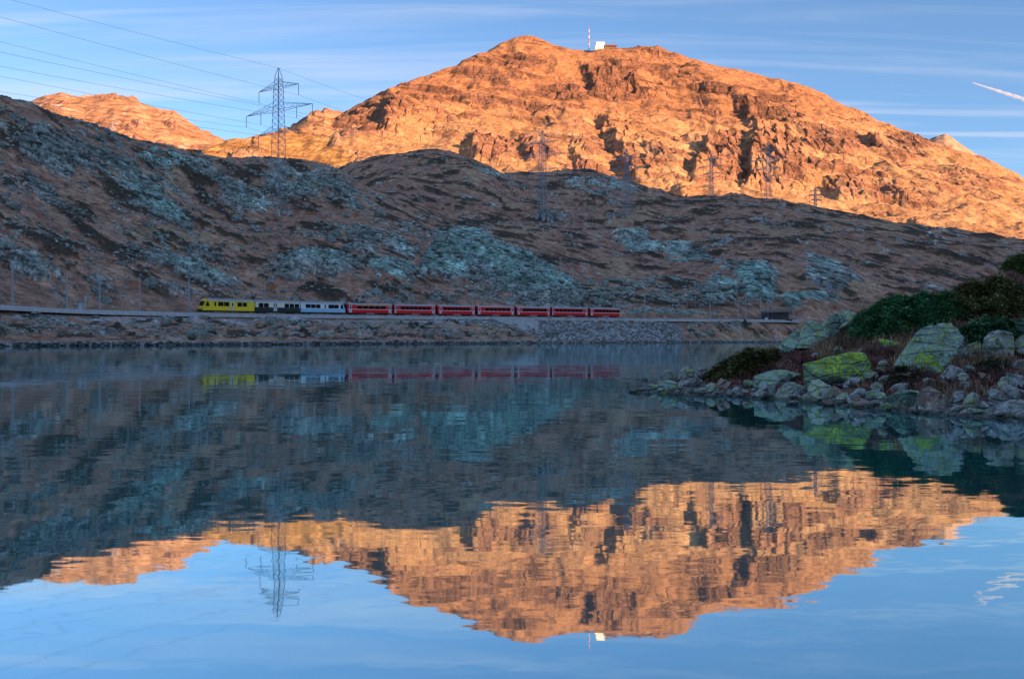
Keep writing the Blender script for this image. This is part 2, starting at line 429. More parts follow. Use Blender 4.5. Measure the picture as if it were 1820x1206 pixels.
midY = toeY + .5 * (A[0] - toeY); midZ = toeZ + .44 * (A[1] - toeZ)
one = np.ones_like(pxs)
lines = [(Ysh - 12, -3 * one), (Ysh, -.15 * one), (Ysh + .7, .75 * one), (Ysh + 3.6, .85 * one),
         (Ysh + 3.6 + .55 * (YR - 7 - Ysh), .85 + .40 * (ZR - .9)), (YR - 4.8, ZR - 1.45), (YR - 2.2, ZR - .45), (YR + 4.6, ZR - .3 + (1 - bench) * 3), (toeY, toeZ),
         (midY, midZ), A, D, B, (B[0] + 160, B[1] - 70)]
HPX, HX, HY, HZ = field(pxs, lines, [4, 8, 6, 30, 34, 8, 8, 10, 112, 112, 88, 110, 22])
HPY = CY - F * (HZ - CH) / HY
dr = HY - np.broadcast_to(YR, HY.shape)                       # distance behind the railway
up = sstep(6, 26, dr); low = sstep(0, 6, HY - np.broadcast_to(Ysh + 4, HY.shape)) * sstep(-5.6, -9, dr)
al, ac = (HX - .8 * HY) / 1.28, (.8 * HX + HY) / 1.28
wx, wy = fbm(HX / 30, HY / 30, 21, 2) * 6, fbm(HX / 30, HY / 30, 31, 2) * 6
# outcrops seen in the photo: where bedrock breaks through more often (px, py, half width, half height, tilt, strength, bulge)
outc = [(905, 478, 135, 36, .42, .75, 9), (815, 462, 60, 30, .2, .7, 6), (700, 492, 50, 30, .2, .5, 5), (565, 468, 75, 22, .1, .42, 2.0), (1352, 505, 42, 34, .5, .75, 8),
        (1285, 515, 40, 22, 0, .35, 3), (1135, 428, 55, 15, .2, .42, 3), (1215, 450, 55, 14, .2, .42, 3), (1010, 395, 60, 10, .2, .25, 2), (110, 270, 75, 26, .3, .42, 4), (180, 292, 60, 20, .4, .42, 4), (245, 340, 120, 18, .62, .38, 1),
        (330, 300, 90, 16, .35, .35, 3), (520, 330, 60, 26, .4, .35, 3), (600, 350, 60, 26, .6, .32, 3), (40, 330, 70, 16, .2, .3, 2), (430, 350, 70, 18, .4, .3, 3), (330, 470, 100, 25, .2, .32, 1), (60, 480, 60, 20, .2, .25, 1),
        (1480, 490, 60, 22, .4, .35, 3), (1450, 545, 60, 22, 0, .55, 4), (690, 430, 60, 14, .3, .3, 2), (870, 310, 40, 10, .4, .25, 2), (1060, 335, 80, 12, .1, .3, 3)]
rm = np.zeros_like(HZ); dome = np.zeros_like(HZ)
wpx = HPX + wx * 4; wpy = HPY + wy * 2
for cx, cy, rx, ry, rot, s, a in outc:
    b = blob(wpx, wpy, cx, cy, rx, ry, rot)
    f = sstep(1.5, .3, b)
    rm = np.maximum(rm, s * f); dome = np.maximum(dome, a * .55 * f)
nr = .6 * fbm((ac + wx) / 30, (al + wy) / 34, 5, 5, .6) + .55 * fbm((ac + .4 * wx) / 8, (al + .4 * wy) / 10, 55, 4, .6)
farf = sstep(520, 800, HY)
rockm = sstep(.10, .28, nr + 1.1 * rm - .04 - .05 * farf) * (up * .97 + .03)
big = fbm(HX / 75, HY / 75, 8, 3)
Zs = HZ + 5.5 * big * up + dome                               # bedrock layers dip down to the right
sa, sl = Zs + .42 * HX + .10 * HY + .30 * wx + 1.2 * fbm(HX / 9, HY / 9, 24, 3), HX - .42 * Zs + .15 * HY + .6 * wy + 1.5 * fbm(HX / 9, HY / 9, 26, 3)
q0, q1, q2, q3 = (sa / 6.5, sl / 17), (sa / 3.0, sl / 8), (sa / 1.3, sl / 3.4), (sa / .6, sl / 1.5)
bl0, bl1, bl2, bl3 = blocks(*q0, 6, 1.0), blocks(*q1, 2, .9), blocks(*q2, 9, .9), blocks(*q3, 4, .8)
cr0, cr1, cr2, cr3 = worley(*q0, 6), worley(*q1, 2), worley(*q2, 9), worley(*q3, 4)
cliff = sstep(.45, .75, rm)
shr = fbm((ac + .5 * wx) / 15, (al + .5 * wy) / 26, 44, 5, .62)
shrub = sstep(.10, .16, shr) * (1 - .75 * rockm) * up
Hdisp = up * (5.5 * big + 1.6 * fbm(HX / 18, HY / 18, 12, 3) + dome + rockm * ((1.3 + 1.4 * cliff) * bl0 + 1.0 * bl1 + (.65 - .3 * cliff) * bl2 + (.28 - .15 * cliff) * bl3 - 1.0 + .7 * (ridged(sa / 4, sl / 11, 65, 3) - .6)) + shrub * .9 + .5 * fbm(HX / 4, HY / 4, 15, 3))
Hdisp += farf * 4.5 * (ridged(HX / 90, HY / 90, 51, 4) - .6) * up
lowrock = sstep(.12, .3, fbm(HX / 9, HY / 12, 61, 4)) * low
Hdisp += low * (1.1 * fbm(HX / 16, HY / 16, 14, 3) + .35 * fbm(HX / 3, HY / 3, 18, 2)) + lowrock * (1.5 * blocks(HX / 3.2, HY / 4, 4) - .2)
Hdisp *= 1 - .5 * np.exp(-((HY - np.broadcast_to(A[0], HY.shape)) / 18) ** 2)
# the masonry slope under the last coaches and the rocky knoll right of it
rev = sstep(952, 962, HPX) * sstep(1222, 1204, HPX) * low
Hdisp *= 1 - rev
knoll = low * sstep(1.1, .3, blob(HPX, HPY, 1300, 590, 90, 24))
Hdisp += knoll * (1.6 * blocks(HX / 6, HY / 5, 3) + .8 * blocks(HX / 2.2, HY / 2.2, 6))
HZ2 = HZ + Hdisp
n = slope_of(HX, HY, HZ2)
g1 = fbm(HX / 22, HY / 40, 70, 4)[..., None]; g2 = fbm(HX / 6, HY / 9, 77, 3)[..., None]
col = np.array([.39, .23, .16]) * (1 + .55 * g2) + np.clip(g1, 0, 1) * np.array([.14, .105, .065]) + np.clip(-g1, 0, 1) * np.array([-.06, -.045, -.025])
col = blend(col, (.30, .11, .05), .7 * sstep(.26, .40, fbm(HX / 7, HY / 12, 81, 3)))
col = blend(col, (.46, .33, .20), .6 * sstep(.10, .35, fbm(HX / 40, HY / 60, 85, 4)))
tone = .42 + .25 * cr0[2] + .3 * cr1[2] + (.38 - .2 * cliff) * cr2[2] + (.3 - .18 * cliff) * cr3[2] + .35 * fbm(HX / 5, HY / 9, 93, 4)
tone = tone * (1 + .75 * fbm(HX / 24, HY / 40, 95, 3)) * (1 - .22 * sstep(.0, 1.0, (330 - HPY) / 120))
rcol = np.array([.33, .34, .31]) * tone[..., None]
teal = sstep(.12, .5, .4 * fbm(HX / 30, HY / 45, 90, 3) + .75 * rm)
rcol = blend(rcol, np.array([.31, .55, .47]) * (tone * 1.12)[..., None], .8 * teal)
rcol = blend(rcol, np.array([.46, .52, .47]), .5 * sstep(.22, .34, fbm(HX / 3, HY / 5, 97, 3)))
joint = np.clip(1 - (cr2[1] - cr2[0]) * 7, 0, 1) * (.5 - .35 * cliff) + np.clip(1 - (cr1[1] - cr1[0]) * 10, 0, 1) * .55 + np.clip(1 - (cr0[1] - cr0[0]) * 14, 0, 1) * .6
rcol = blend(rcol, (.05, .042, .036), np.clip(joint, 0, .85))
rcol = blend(rcol, (.05, .046, .034), .85 * sstep(.20, .30, fbm(sa / 2.6, sl / 9, 98, 4)))
steep = sstep(.93, .72, n[..., 2])
rv = np.clip(sstep(.25, .6, rockm + .45 * (bl2 - .5) + .3 * steep * up * (rockm > .1)), 0, 1)
col = blend(col, rcol, rv)
shv = shrub * sstep(.25, .5, 1 - rv * .6 + .25 * fbm(HX / 2, HY / 3, 99, 2))
col = blend(col, (.045, .042, .030), np.clip(shv * .92, 0, 1))
col = blend(col, np.array([.28, .31, .29]) * (.6 + .8 * cr2[2][..., None]), lowrock * .85)
talus = low * sstep(-26, -10, dr) * sstep(-.15, .25, fbm(HX / 8, HY / 8, 101, 4) + .25 * sstep(-16, -6, dr)) * (HPX < 1000)
col = blend(col, np.array([.42, .45, .46]) * (.5 + .9 * blocks(HX / 1.2, HY / 1.6, 8)[..., None]), talus * .9)
lsh = low * sstep(.10, .18, fbm(HX / 6, HY / 11, 120, 4)) * (1 - rev)
col = blend(col, (.05, .048, .032), .9 * lsh)
bal = sstep(-4.5, -3.6, dr) * sstep(5.6, 4.4, dr) * np.broadcast_to(bench, HY.shape)
col = blend(col, np.array([.34, .34, .33]) * (1 + .3 * g2), bal)
wall = sstep(5.0, 3.2, HY - np.broadcast_to(Ysh, HY.shape))
col = blend(col, np.array([.32, .31, .29]) * (.55 + .9 * blocks(HX / .9, HY / .9, 5)[..., None]), wall * .9)
col = blend(col, np.array([.20, .21, .215]), rev * .9)
M['hill'] = attr_mat('hillside_ground', (.35, 1.3, 4.5), .9, .8, .36, bdist=.6, strata=(.16, .75, math.radians(-24), .7))
hillside = terrain('hillside', HX, HY, HZ2, col, M['hill'], False, np.clip(.55 + .45 * rv, 0, 1))
HG = Ground(pxs, HY, HZ2)

# ---- the sunlit mountain
mpx = np.linspace(470, 2080, 800)
m1 = np.ones_like(mpx)
ML = [(1000 * m1, 95 * m1),
      line(mpx, [(470, 330, 1300), (600, 330, 1350), (800, 330, 1350), (1000, 350, 1350), (1200, 372, 1320), (1400, 385, 1280), (1600, 402, 1250), (1820, 424, 1230), (2080, 440, 1200)], 12),
      line(mpx, [(470, 275, 1550), (600, 262, 1600), (800, 252, 1700), (1000, 262, 1680), (1200, 285, 1650), (1400, 305, 1600), (1600, 330, 1550), (1820, 370, 1480), (2080, 400, 1420)], 20),
      line(mpx, [(470, 255, 1700), (600, 232, 1800), (700, 198, 1850), (800, 185, 1950), (1000, 190, 2000), (1200, 205, 2000), (1400, 235, 1900), (1600, 278, 1800), (1820, 345, 1700), (2080, 385, 1650)], 12),
      line(mpx, [(470, 252, 1750), (600, 215, 1900), (700, 165, 2000), (800, 142, 2130), (900, 112, 2250), (1000, 119, 2250), (1100, 119, 2250), (1200, 126, 2250), (1300, 150, 2150), (1400, 175, 2080), (1500, 215, 2000), (1600, 250, 1950), (1820, 332, 1800), (2080, 378, 1750)], 12),
      line(mpx, [(470, 262, 1780), (545, 241, 1850), (575, 230, 1900), (600, 209, 1950), (630, 192, 2000), (665, 174, 2050), (720, 150, 2130), (760, 138, 2200), (800, 125, 2260), (840, 108, 2330), (865, 96, 2380), (890, 80, 2400), (915, 70, 2420), (935, 67, 2430), (955, 70, 2430), (985, 84, 2430), (1015, 93, 2430), (1045, 95, 2430), (1100, 95, 2430), (1125, 92, 2430), (1150, 87, 2440), (1168, 85, 2440), (1190, 95, 2430), (1220, 110, 2420), (1260, 122, 2400), (1330, 135, 2380), (1400, 153, 2330), (1440, 163, 2300), (1500, 195, 2230), (1530, 205, 2200), (1560, 222, 2170), (1620, 240, 2130), (1680, 262, 2080), (1730, 280, 2030), (1760, 290, 2000), (1800, 310, 1970), (1820, 322, 1950), (2080, 370, 1850)], 2)]
ML.append((ML[-1][0] + 300, ML[-1][1] - 160))
PX, X, Y, Z = field(mpx, ML, [30, 120, 140, 120, 80, 22])
PY = CY - F * (Z - CH) / Y
crestd = np.broadcast_to(ML[5][0], Y.shape) - Y
damp = .25 + .75 * sstep(0, 90, np.abs(crestd))
wxx, wyy = fbm(X / 160, Y / 160, 3, 3) * 60, fbm(X / 160, Y / 160, 6, 3) * 60
disp = 26 * (ridged((X + wxx) / 170, (Y + 2 * wyy) / 520, 11, 3) - .62) * sstep(1050, 1300, Y)
disp += 14 * fbm(X / 130, Y / 130, 17, 4)
band = fbm((X + wxx) / 260, (Z + .12 * X + .5 * wyy) / 34, 23, 3) * 1.2 + .35 * fbm(X / 70, Y / 90, 27, 3)
crag = [(1090, 150, 48, 36, 1.3), (1065, 128, 30, 10, .7), (1000, 165, 60, 14, .8), (920, 112, 60, 14, .8), (870, 140, 70, 12, .8), (760, 165, 90, 18, .6), (690, 190, 60, 20, .6), (640, 215, 60, 32, 1.1), (885, 268, 55, 22, 1.3), (960, 270, 45, 20, .9),
        (1040, 300, 50, 18, .8), (1150, 290, 50, 22, .8), (1290, 280, 45, 36, 1.3), (1375, 290, 60, 38, 1.3), (1370, 205, 65, 16, 1.2), (1270, 165, 50, 10, 1.0), (1335, 180, 30, 12, .9), (1500, 248, 70, 22, 1.0), (1600, 262, 60, 24, .9), (1450, 240, 50, 14, .8), (1540, 335, 80, 22, .8), (1620, 355, 60, 16, .6),
        (1720, 330, 80, 26, .6), (1200, 130, 25, 10, .6), (1165, 95, 20, 9, .6), (850, 180, 50, 12, .7), (940, 190, 50, 14, .6), (620, 285, 40, 16, .7), (1230, 215, 30, 10, .5)]
wp, wq = PX + .25 * wxx, PY + .12 * wyy
cm = np.zeros_like(Z)
for cx, cy, rx, ry, s in crag: cm = np.maximum(cm, s * sstep(1.3, .4, blob(wp, wq, cx, cy, rx, ry, .12)))
rockm = np.clip(sstep(.10, .36, band) * .75 + cm, 0, 1.2) * sstep(1050, 1250, Y)
tq = (Z + .10 * X + .28 * wyy + 14 * fbm(X / 60, Y / 60, 29, 3)) / 34
fr_ = tq - np.floor(tq)
terr = 15 * (sstep(.55, .95, fr_) - fr_) * np.clip(.25 + sstep(-.05, .3, fbm(X / 200, Y / 240, 35, 3)) + .6 * cm, 0, 1) * sstep(1250, 1450, Y)
b1 = blocks((X + .4 * wxx) / 46, (Y + .4 * wyy) / 70, 2, .9); b2 = blocks((X + .2 * wxx) / 17, (Y + .2 * wyy) / 26, 7, .9); b3 = blocks(X / 6.5, Y / 10, 5)
disp += rockm * (5.5 * b1 + 2.8 * b2 + 1.5 * b3 - 3.3 + 11 * (ridged((X + .3 * wxx) / 55, (Y + .3 * wyy) / 90, 37, 4) - .62)) + terr + 2.6 * fbm(X / 16, Y / 16, 33, 4)
# ledges: the slope steps up in bands that dip slightly to the left
# gullies whose right wall turns away from the sun: (photo polyline down the slope, height, width)
for pl, a, w in [([(1068, 203), (1082, 235), (1102, 270), (1130, 315)], 34, 42), ([(1262, 248), (1258, 275), (1240, 300), (1232, 315)], 40, 60), ([(1345, 236), (1336, 262), (1332, 290), (1330, 330)], 46, 85),
                 ([(1318, 184), (1324, 200), (1340, 226)], 30, 50), ([(842, 246), (836, 268), (846, 290)], 30, 60), ([(1036, 118), (1048, 140), (1062, 165)], 26, 40), ([(1120, 132), (1128, 150), (1140, 172)], 22, 40),
                 ([(905, 118), (912, 132), (925, 148)], 14, 40), ([(1020, 255), (1026, 280), (1035, 310)], 22, 40), ([(1192, 330), (1200, 345), (1212, 358)], 18, 40), ([(1470, 322), (1480, 335), (1496, 350)], 18, 40), ([(1540, 240), (1546, 252), (1556, 265)], 16, 40),
                 ([(690, 180), (680, 205), (684, 240)], 30, 90), ([(748, 168), (750, 178), (756, 192)], 12, 50), ([(930, 258), (934, 270), (940, 284)], 16, 30), ([(1580, 330), (1586, 342), (1596, 354)], 14, 40), ([(1140, 250), (1152, 268), (1166, 290)], 14, 40)]:
    p = np.array(pl, float)
    q = PY + .10 * wyy; x0 = np.interp(q, p[:, 1], p[:, 0]) + 9 * fbm(PX / 14, q / 10, 41, 3) + 12 * fbm(PX / 40, q / 30, 47, 2)
    inside = sstep(p[0, 1] - 14, p[0, 1] + 8, q) * sstep(p[-1, 1] + 14, p[-1, 1] - 8, q)
    dd = PX - x0
    disp += .40 * a * inside * (.55 + .9 * b2) * (sstep(-14, 9, dd) * np.exp(-np.maximum(dd, 0) / w) - .4 * np.exp(-(dd + 12) ** 2 / 160))
# level scree benches stay smooth
Z2 = Z + disp * damp
n = slope_of(X, Y, Z2)
steep = sstep(.84, .56, n[..., 2])
g1 = fbm(X / 90, Y / 140, 70, 4)[..., None]; g2 = fbm(X / 18, Y / 30, 77, 4)[..., None]; g3 = fbm(X / 7, Y / 10, 79, 3)[..., None]
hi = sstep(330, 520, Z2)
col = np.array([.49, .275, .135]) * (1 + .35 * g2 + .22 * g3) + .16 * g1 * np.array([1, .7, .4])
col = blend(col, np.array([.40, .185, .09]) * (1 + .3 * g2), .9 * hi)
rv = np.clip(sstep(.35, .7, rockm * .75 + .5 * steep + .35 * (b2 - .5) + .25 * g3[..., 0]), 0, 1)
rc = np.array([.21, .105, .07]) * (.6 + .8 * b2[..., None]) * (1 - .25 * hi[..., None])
pale = sstep(.1, .4, fbm(X / 60, Y / 60, 83, 3)) * (1 - hi)
rc = blend(rc, np.array([.42, .29, .17]) * (.7 + .5 * b3[..., None]), .6 * pale)
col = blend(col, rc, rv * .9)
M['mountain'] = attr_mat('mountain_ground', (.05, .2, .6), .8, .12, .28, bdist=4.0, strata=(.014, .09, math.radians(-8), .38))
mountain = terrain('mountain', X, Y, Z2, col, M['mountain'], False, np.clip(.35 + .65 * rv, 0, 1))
MG = Ground(mpx, Y, Z2)
MY, MZ = Y, Z2

def simple_ridge(name, x0, x1, nc, crest, base_py, depth, rows, amp, grass, rock, seed, snow=0.0, sc_=1.0):
    """a farther hill: foot, middle, crest and the far side"""
    p = np.linspace(x0, x1, nc); c = line(p, crest, 2)
    fy = c[0] - depth; fz = zat(base_py, fy)
    ls = [(fy, fz), (fy + .5 * depth, fz + .46 * (c[1] - fz)), c, (c[0] + depth * .5, c[1] - .3 * (c[1] - fz))]
    PX, X, Y, Z = field(p, ls, [rows // 2, rows // 2, 14])
    s = sc_
    d = amp * (1.2 * (ridged(X / (200 * s), Y / (330 * s), seed, 4) - .6) + .6 * fbm(X / (80 * s), Y / (80 * s), seed + 2, 4))
    b = blocks(X / (40 * s), Y / (60 * s), seed, .9); b2 = blocks(X / (13 * s), Y / (20 * s), seed + 4, .9)
    rk = sstep(.0, .35, fbm(X / (120 * s), Y / (120 * s), seed + 7, 4))
    d += amp * rk * (.7 * b + .35 * b2 - .3)
    Z2 = Z + d * (.25 + .75 * sstep(0, 60 * s, np.abs(np.broadcast_to(c[0], Y.shape) - Y)))
    n = slope_of(X, Y, Z2)
    g = fbm(X / (30 * s), Y / (40 * s), seed + 9, 4)[..., None]
    col = np.array(grass) * (1 + .4 * g)
    col = blend(col, np.array(rock) * (.6 + .8 * b2[..., None]), np.clip(sstep(.3, .8, .7 * rk + .6 * sstep(.85, .6, n[..., 2])), 0, 1))
    if snow: col = blend(col, (.75, .78, .82), sstep(.36, .42, fbm(X / (55 * s), Y / (22 * s), seed + 15, 4)) * sstep(.55, .9, n[..., 2]) * snow)
    return terrain(name, X, Y, Z2, col, M['mountain'])
simple_ridge('sunlit_hill', 330, 720, 260, [(330, 292, 1180), (360, 272, 1200), (400, 257, 1230), (440, 249, 1250), (500, 241, 1280), (545, 242, 1280), (580, 247, 1270), (610, 259, 1250), (640, 275, 1230), (670, 292, 1210), (720, 312, 1190)], 350, 260, 130, 11, (.50, .27, .10), (.30, .18, .11), 103, sc_=.55)
simple_ridge('far_mountain_ridge', -80, 470, 330, [(-80, 235, 2900), (0, 212, 2950), (60, 187, 3000), (80, 176, 3000), (110, 171, 3000), (150, 180, 3000), (200, 175, 3000), (240, 181, 3000), (270, 195, 3000), (310, 205, 2980), (340, 228, 2950), (370, 245, 2900), (400, 259, 2880), (430, 272, 2860), (470, 288, 2840)], 320, 900, 200, 22, (.46, .24, .13), (.30, .16, .11), 203, snow=.5, sc_=1.2)
simple_ridge('far_mountain_shoulder', 440, 720, 170, [(440, 275, 2700), (480, 256, 2700), (510, 236, 2720), (540, 215, 2750), (558, 204, 2760), (580, 200, 2770), (600, 204, 2780), (640, 215, 2800), (720, 240, 2800)], 300, 700, 120, 13, (.48, .25, .13), (.33, .18, .11), 303, sc_=1.1)
simple_ridge('far_rocky_peak', 1600, 1900, 150, [(1600, 275, 4600), (1640, 258, 4600), (1662, 245, 4600), (1680, 241, 4600), (1692, 246, 4600), (1708, 259, 4600), (1740, 280, 4600), (1775, 300, 4600), (1800, 316, 4600), (1840, 335, 4600), (1900, 370, 4600)], 400, 900, 100, 20, (.44, .27, .18), (.38, .24, .17), 403, sc_=1.2)

# ---- the ridge across the valley, behind the camera: it keeps the evening sun off the lake
sdir = np.array([-math.sin(SUN_AZ), math.cos(SUN_AZ)]); tdir = np.array([math.cos(SUN_AZ), math.sin(SUN_AZ)])
ss = np.linspace(-3000, -1050, 70); tt = np.linspace(-2600, 2200, 130)
S, T = np.meshgrid(ss, tt, indexing='ij')
top = np.interp(T, [-2600, -1600, -600, 0, 500, 760, 1100, 1500, 2200], [250, 520, 700, 735, 740, 735, 560, 330, 90])
prof = np.interp(S, [-3000, -2400, -1800, -1400, -1050], [.45, .8, 1.0, .45, -.02])
RZ = top * prof * (1 + .06 * (prof > .5) * fbm(S / 300, T / 300, 5, 4)) + 25 * fbm(S / 160, T / 160, 9, 4) * (prof > .02)
XY = S[..., None] * sdir + T[..., None] * tdir
g = fbm(S / 60, T / 60, 5, 4)[..., None]
terrain('mountain_ridge', XY[..., 0], XY[..., 1], RZ, np.array([.12, .11, .10]) * (1 + .5 * g), M['mountain'])

# ---- lake
def lake_material():
    m, n, l, b = new_mat('lake_water')
    n.remove(b); out = n['Material Output']
    geo = n.new('ShaderNodeNewGeometry')
    acc = None
    for sx, sy, amp, det in ((.9, 2.4, .0042, 2), (4.2, 10.0, .0034, 2), (.12, .30, .0022, 3)):
        mp = n.new('ShaderNodeMapping'); mp.inputs['Scale'].default_value = (sx, sy, 1); l.new(geo.outputs['Position'], mp.inputs[0])
        mp.inputs['Rotation'].default_value = (0, 0, .12)
        nz = n.new('ShaderNodeTexNoise'); nz.inputs['Scale'].default_value = 1; nz.inputs['Detail'].default_value = det
        l.new(mp.outputs[0], nz.inputs['Vector'])
        sb = n.new('ShaderNodeVectorMath'); sb.operation = 'SUBTRACT'; l.new(nz.outputs['Color'], sb.inputs[0]); sb.inputs[1].default_value = (.5, .5, .5)
        ml = n.new('ShaderNodeVectorMath'); ml.operation = 'MULTIPLY'; l.new(sb.outputs[0], ml.inputs[0]); ml.inputs[1].default_value = (amp * 2, amp * 4, 0)
        if acc is None: acc = ml.outputs[0]
        else:
            ad = n.new('ShaderNodeVectorMath'); l.new(acc, ad.inputs[0]); l.new(ml.outputs[0], ad.inputs[1]); acc = ad.outputs[0]
    mp = n.new('ShaderNodeMapping'); mp.inputs['Scale'].default_value = (.05, .16, 1); l.new(geo.outputs['Position'], mp.inputs[0])
    nz = n.new('ShaderNodeTexNoise'); nz.inputs['Scale'].default_value = 1; nz.inputs['Detail'].default_value = 4; l.new(mp.outputs[0], nz.inputs['Vector'])
    pr = n.new('ShaderNodeMapRange'); l.new(nz.outputs['Fac'], pr.inputs['Value']); pr.inputs['From Min'].default_value = .35; pr.inputs['From Max'].default_value = .65; pr.inputs['To Min'].default_value = .45; pr.inputs['To Max'].default_value = 1.6
    sl_ = n.new('ShaderNodeVectorMath'); sl_.operation = 'SCALE'; l.new(acc, sl_.inputs[0]); l.new(pr.outputs[0], sl_.inputs['Scale']); acc = sl_.outputs[0]
    ad = n.new('ShaderNodeVectorMath'); l.new(acc, ad.inputs[0]); ad.inputs[1].default_value = (0, 0, 1)
    nm = n.new('ShaderNodeVectorMath'); nm.operation = 'NORMALIZE'; l.new(ad.outputs[0], nm.inputs[0])
    gl = n.new('ShaderNodeBsdfGlossy'); gl.inputs['Color'].default_value = (.76, .95, .99, 1); gl.inputs['Roughness'].default_value = .02
    l.new(nm.outputs[0], gl.inputs['Normal'])
    df = n.new('ShaderNodeBsdfDiffuse'); df.inputs['Color'].default_value = (.02, .20, .22, 1)
    fr = n.new('ShaderNodeFresnel'); fr.inputs['IOR'].default_value = 2.3
    l.new(nm.outputs[0], fr.inputs['Normal'])
    mr = n.new('ShaderNodeMapRange'); l.new(fr.outputs[0], mr.inputs['Value'])
    mr.inputs['From Min'].default_value = 0; mr.inputs['From Max'].default_value = .75; mr.inputs['To Min'].default_value = .55; mr.inputs['To Max'].default_value = .93
    mx = n.new('ShaderNodeMixShader'); l.new(mr.outputs[0], mx.inputs[0]); l.new(df.outputs[0], mx.inputs[1]); l.new(gl.outputs[0], mx.inputs[2])
    l.new(mx.outputs[0], out.inputs['Surface'])
    return m
M['water'] = lake_material()
lk = np.array([(-900, -700, 0), (900, -700, 0), (900, 520, 0), (-900, 520, 0)], float)
tag(obj('lake', np_mesh('lake', lk, np.array([[0, 1, 2, 3]]), False), M['water']), kind='structure')
base = np.array([(-9000, -5000, -6), (9000, -5000, -6), (9000, 12000, -6), (-9000, 12000, -6)], float)
M['soil'] = plain('brown_ground', (.16, .10, .06), .95, var=.4, scale=.02)
tag(obj('ground', np_mesh('ground', base, np.array([[0, 1, 2, 3]]), False), M['soil']), kind='structure')

# ------------------------------------------------------------------ near bank on the right
npx = np.linspace(1060, 2200, 400)
shore_y = np.interp(npx, [1060, 1120, 1180, 1300, 1450, 1560, 1650, 1740, 1820, 1950, 2200], [694, 695, 699, 704, 714, 727, 736, 742, 746, 762, 800])
NS = F * CH / (shore_y - CY)
NCy = np.interp(npx, [1060, 1120, 1180, 1260, 1300, 1350, 1380, 1400, 1440, 1500, 1540, 1600, 1700, 1760, 1800, 1820, 1950, 2200], [25.2, 25.6, 26.3, 26.8, 27, 27, 27, 27, 26.8, 26.6, 26.5, 26.5, 27, 28, 29.4, 30, 33, 40])
NCz = zat(np.interp(npx, [1060, 1120, 1180, 1260, 1300, 1350, 1380, 1400, 1440, 1500, 1540, 1600, 1700, 1760, 1800, 1820, 1950, 2200], [712, 699, 683, 668, 648, 632, 618, 603, 590, 566, 553, 541, 520, 497, 469, 456, 425, 380]), NCy)
NCz = smooth1(NCz, 3)
lines = [(NS - 4, -1.2 * np.ones_like(npx)), (NS, -.02 * np.ones_like(npx)), (NS + .12 * (NCy - NS), np.minimum(.22, .10 * NCz + .05) * sstep(1110, 1180, npx)),
         (NS + .45 * (NCy - NS), .30 * NCz), (NS + .75 * (NCy - NS), .65 * NCz), (NCy, NCz), (NCy * 1.10, NCz * .72), (NCy * 1.45, -1.5 * np.ones_like(npx))]
BPX, BX, BY, BZ = field(npx, lines, [8, 24, 60, 60, 50, 20, 24])
bl = blocks(BX / 1.6, BY / 2.4, 3)
land = sstep(.0, .25, BZ)
BZ = BZ + land * (.10 * fbm(BX / 2.2, BY / 2.2, 5, 3) + .05 * fbm(BX / .5, BY / .5, 8, 2)) + .06 * (bl - .4) * sstep(-.2, .1, BZ)
g1, g2 = fbm(BX / 1.7, BY / 3, 6, 4), fbm(BX / .4, BY / .7, 9, 3)
col = np.array([.14, .075, .058]) * (1 + .5 * g2[..., None])
col = blend(col, (.19, .125, .08), .8 * sstep(.02, .35, g1))
col = blend(col, (.05, .022, .022), .8 * sstep(-.02, -.3, g1))
gravel = sstep(.35, .08, BZ)
col = blend(col, np.array([.14, .135, .13]) * (.5 + blocks(BX / .25, BY / .35, 7)[..., None]), gravel * .8)
M['bank'] = attr_mat('heath_soil', (1.2, 4.0, 14.0), .8, 9.0, .4, bdist=.08)
near_bank = terrain('near_bank', BX, BY, BZ, col, M['bank'])
NG = Ground(npx, BY, BZ)
def near_hit(px, py):
    p = NG.hit(px, py)
    if p.z < 0:
        Y = F * CH / max(py - CY, 5)
        p = Vector((float(px2u(px)) * Y, Y, 0.0))
    return p

# ------------------------------------------------------------------ rocks
def ico(sub):
    bm = bmesh.new(); bmesh.ops.create_icosphere(bm, subdivisions=sub, radius=1.0)
    bm.verts.ensure_lookup_table()
    v = np.array([x.co[:] for x in bm.verts]); f = np.array([[q.index for q in p.verts] for p in bm.faces]); bm.free()
    return v, f
ICO = {k: ico(k) for k in (1, 2, 3, 4, 5)}
def rock_mesh(name, seed, sub=3, planes=13, rough=.05, skew=(0, 0), flat=.0):
    """an angular boulder filling the unit box, standing on z = 0"""
    r = np.random.RandomState(seed); d, f = ICO[sub]
    nrm = r.randn(planes, 3); nrm[:, 2] *= .8; nrm /= np.linalg.norm(nrm, axis=1, keepdims=True)
    off = .60 + .42 * r.rand(planes)
    nrm = np.vstack([nrm, [0, 0, -1], [.25, -.1, .97]]); off = np.append(off, [.5, 1.1 - 1.6 * flat])
    dots = np.maximum(d @ nrm.T, 1e-3)
    rad = off / dots
    k = 26.0
    rr = -np.log(np.exp(-k * np.minimum(rad, 4)).sum(1)) / k
    co = d * rr[:, None]
    a, b = co[:, 0] * 3 + seed, co[:, 1] * 3 + co[:, 2] * 2.3
    co = co * (1 + rough * (fbm(a, b, seed % 50, 4) + .8 * fbm(co[:, 2] * 5 + seed, co[:, 0] * 4, seed % 31, 4) + .7 * (ridged(co[:, 2] * 3.2 + co[:, 0] * 1.1 + seed, co[:, 1] * 2 + co[:, 0], seed % 23, 3) - .7)))[:, None]
    co[:, 0] += skew[0] * co[:, 2]; co[:, 1] += skew[1] * co[:, 2]
    lo, hi = co.min(0), co.max(0)
    co = (co - lo) / (hi - lo); co[:, :2] -= .5
    return np_mesh(name, co, f, sub == 3)
HERO = 'boulder'
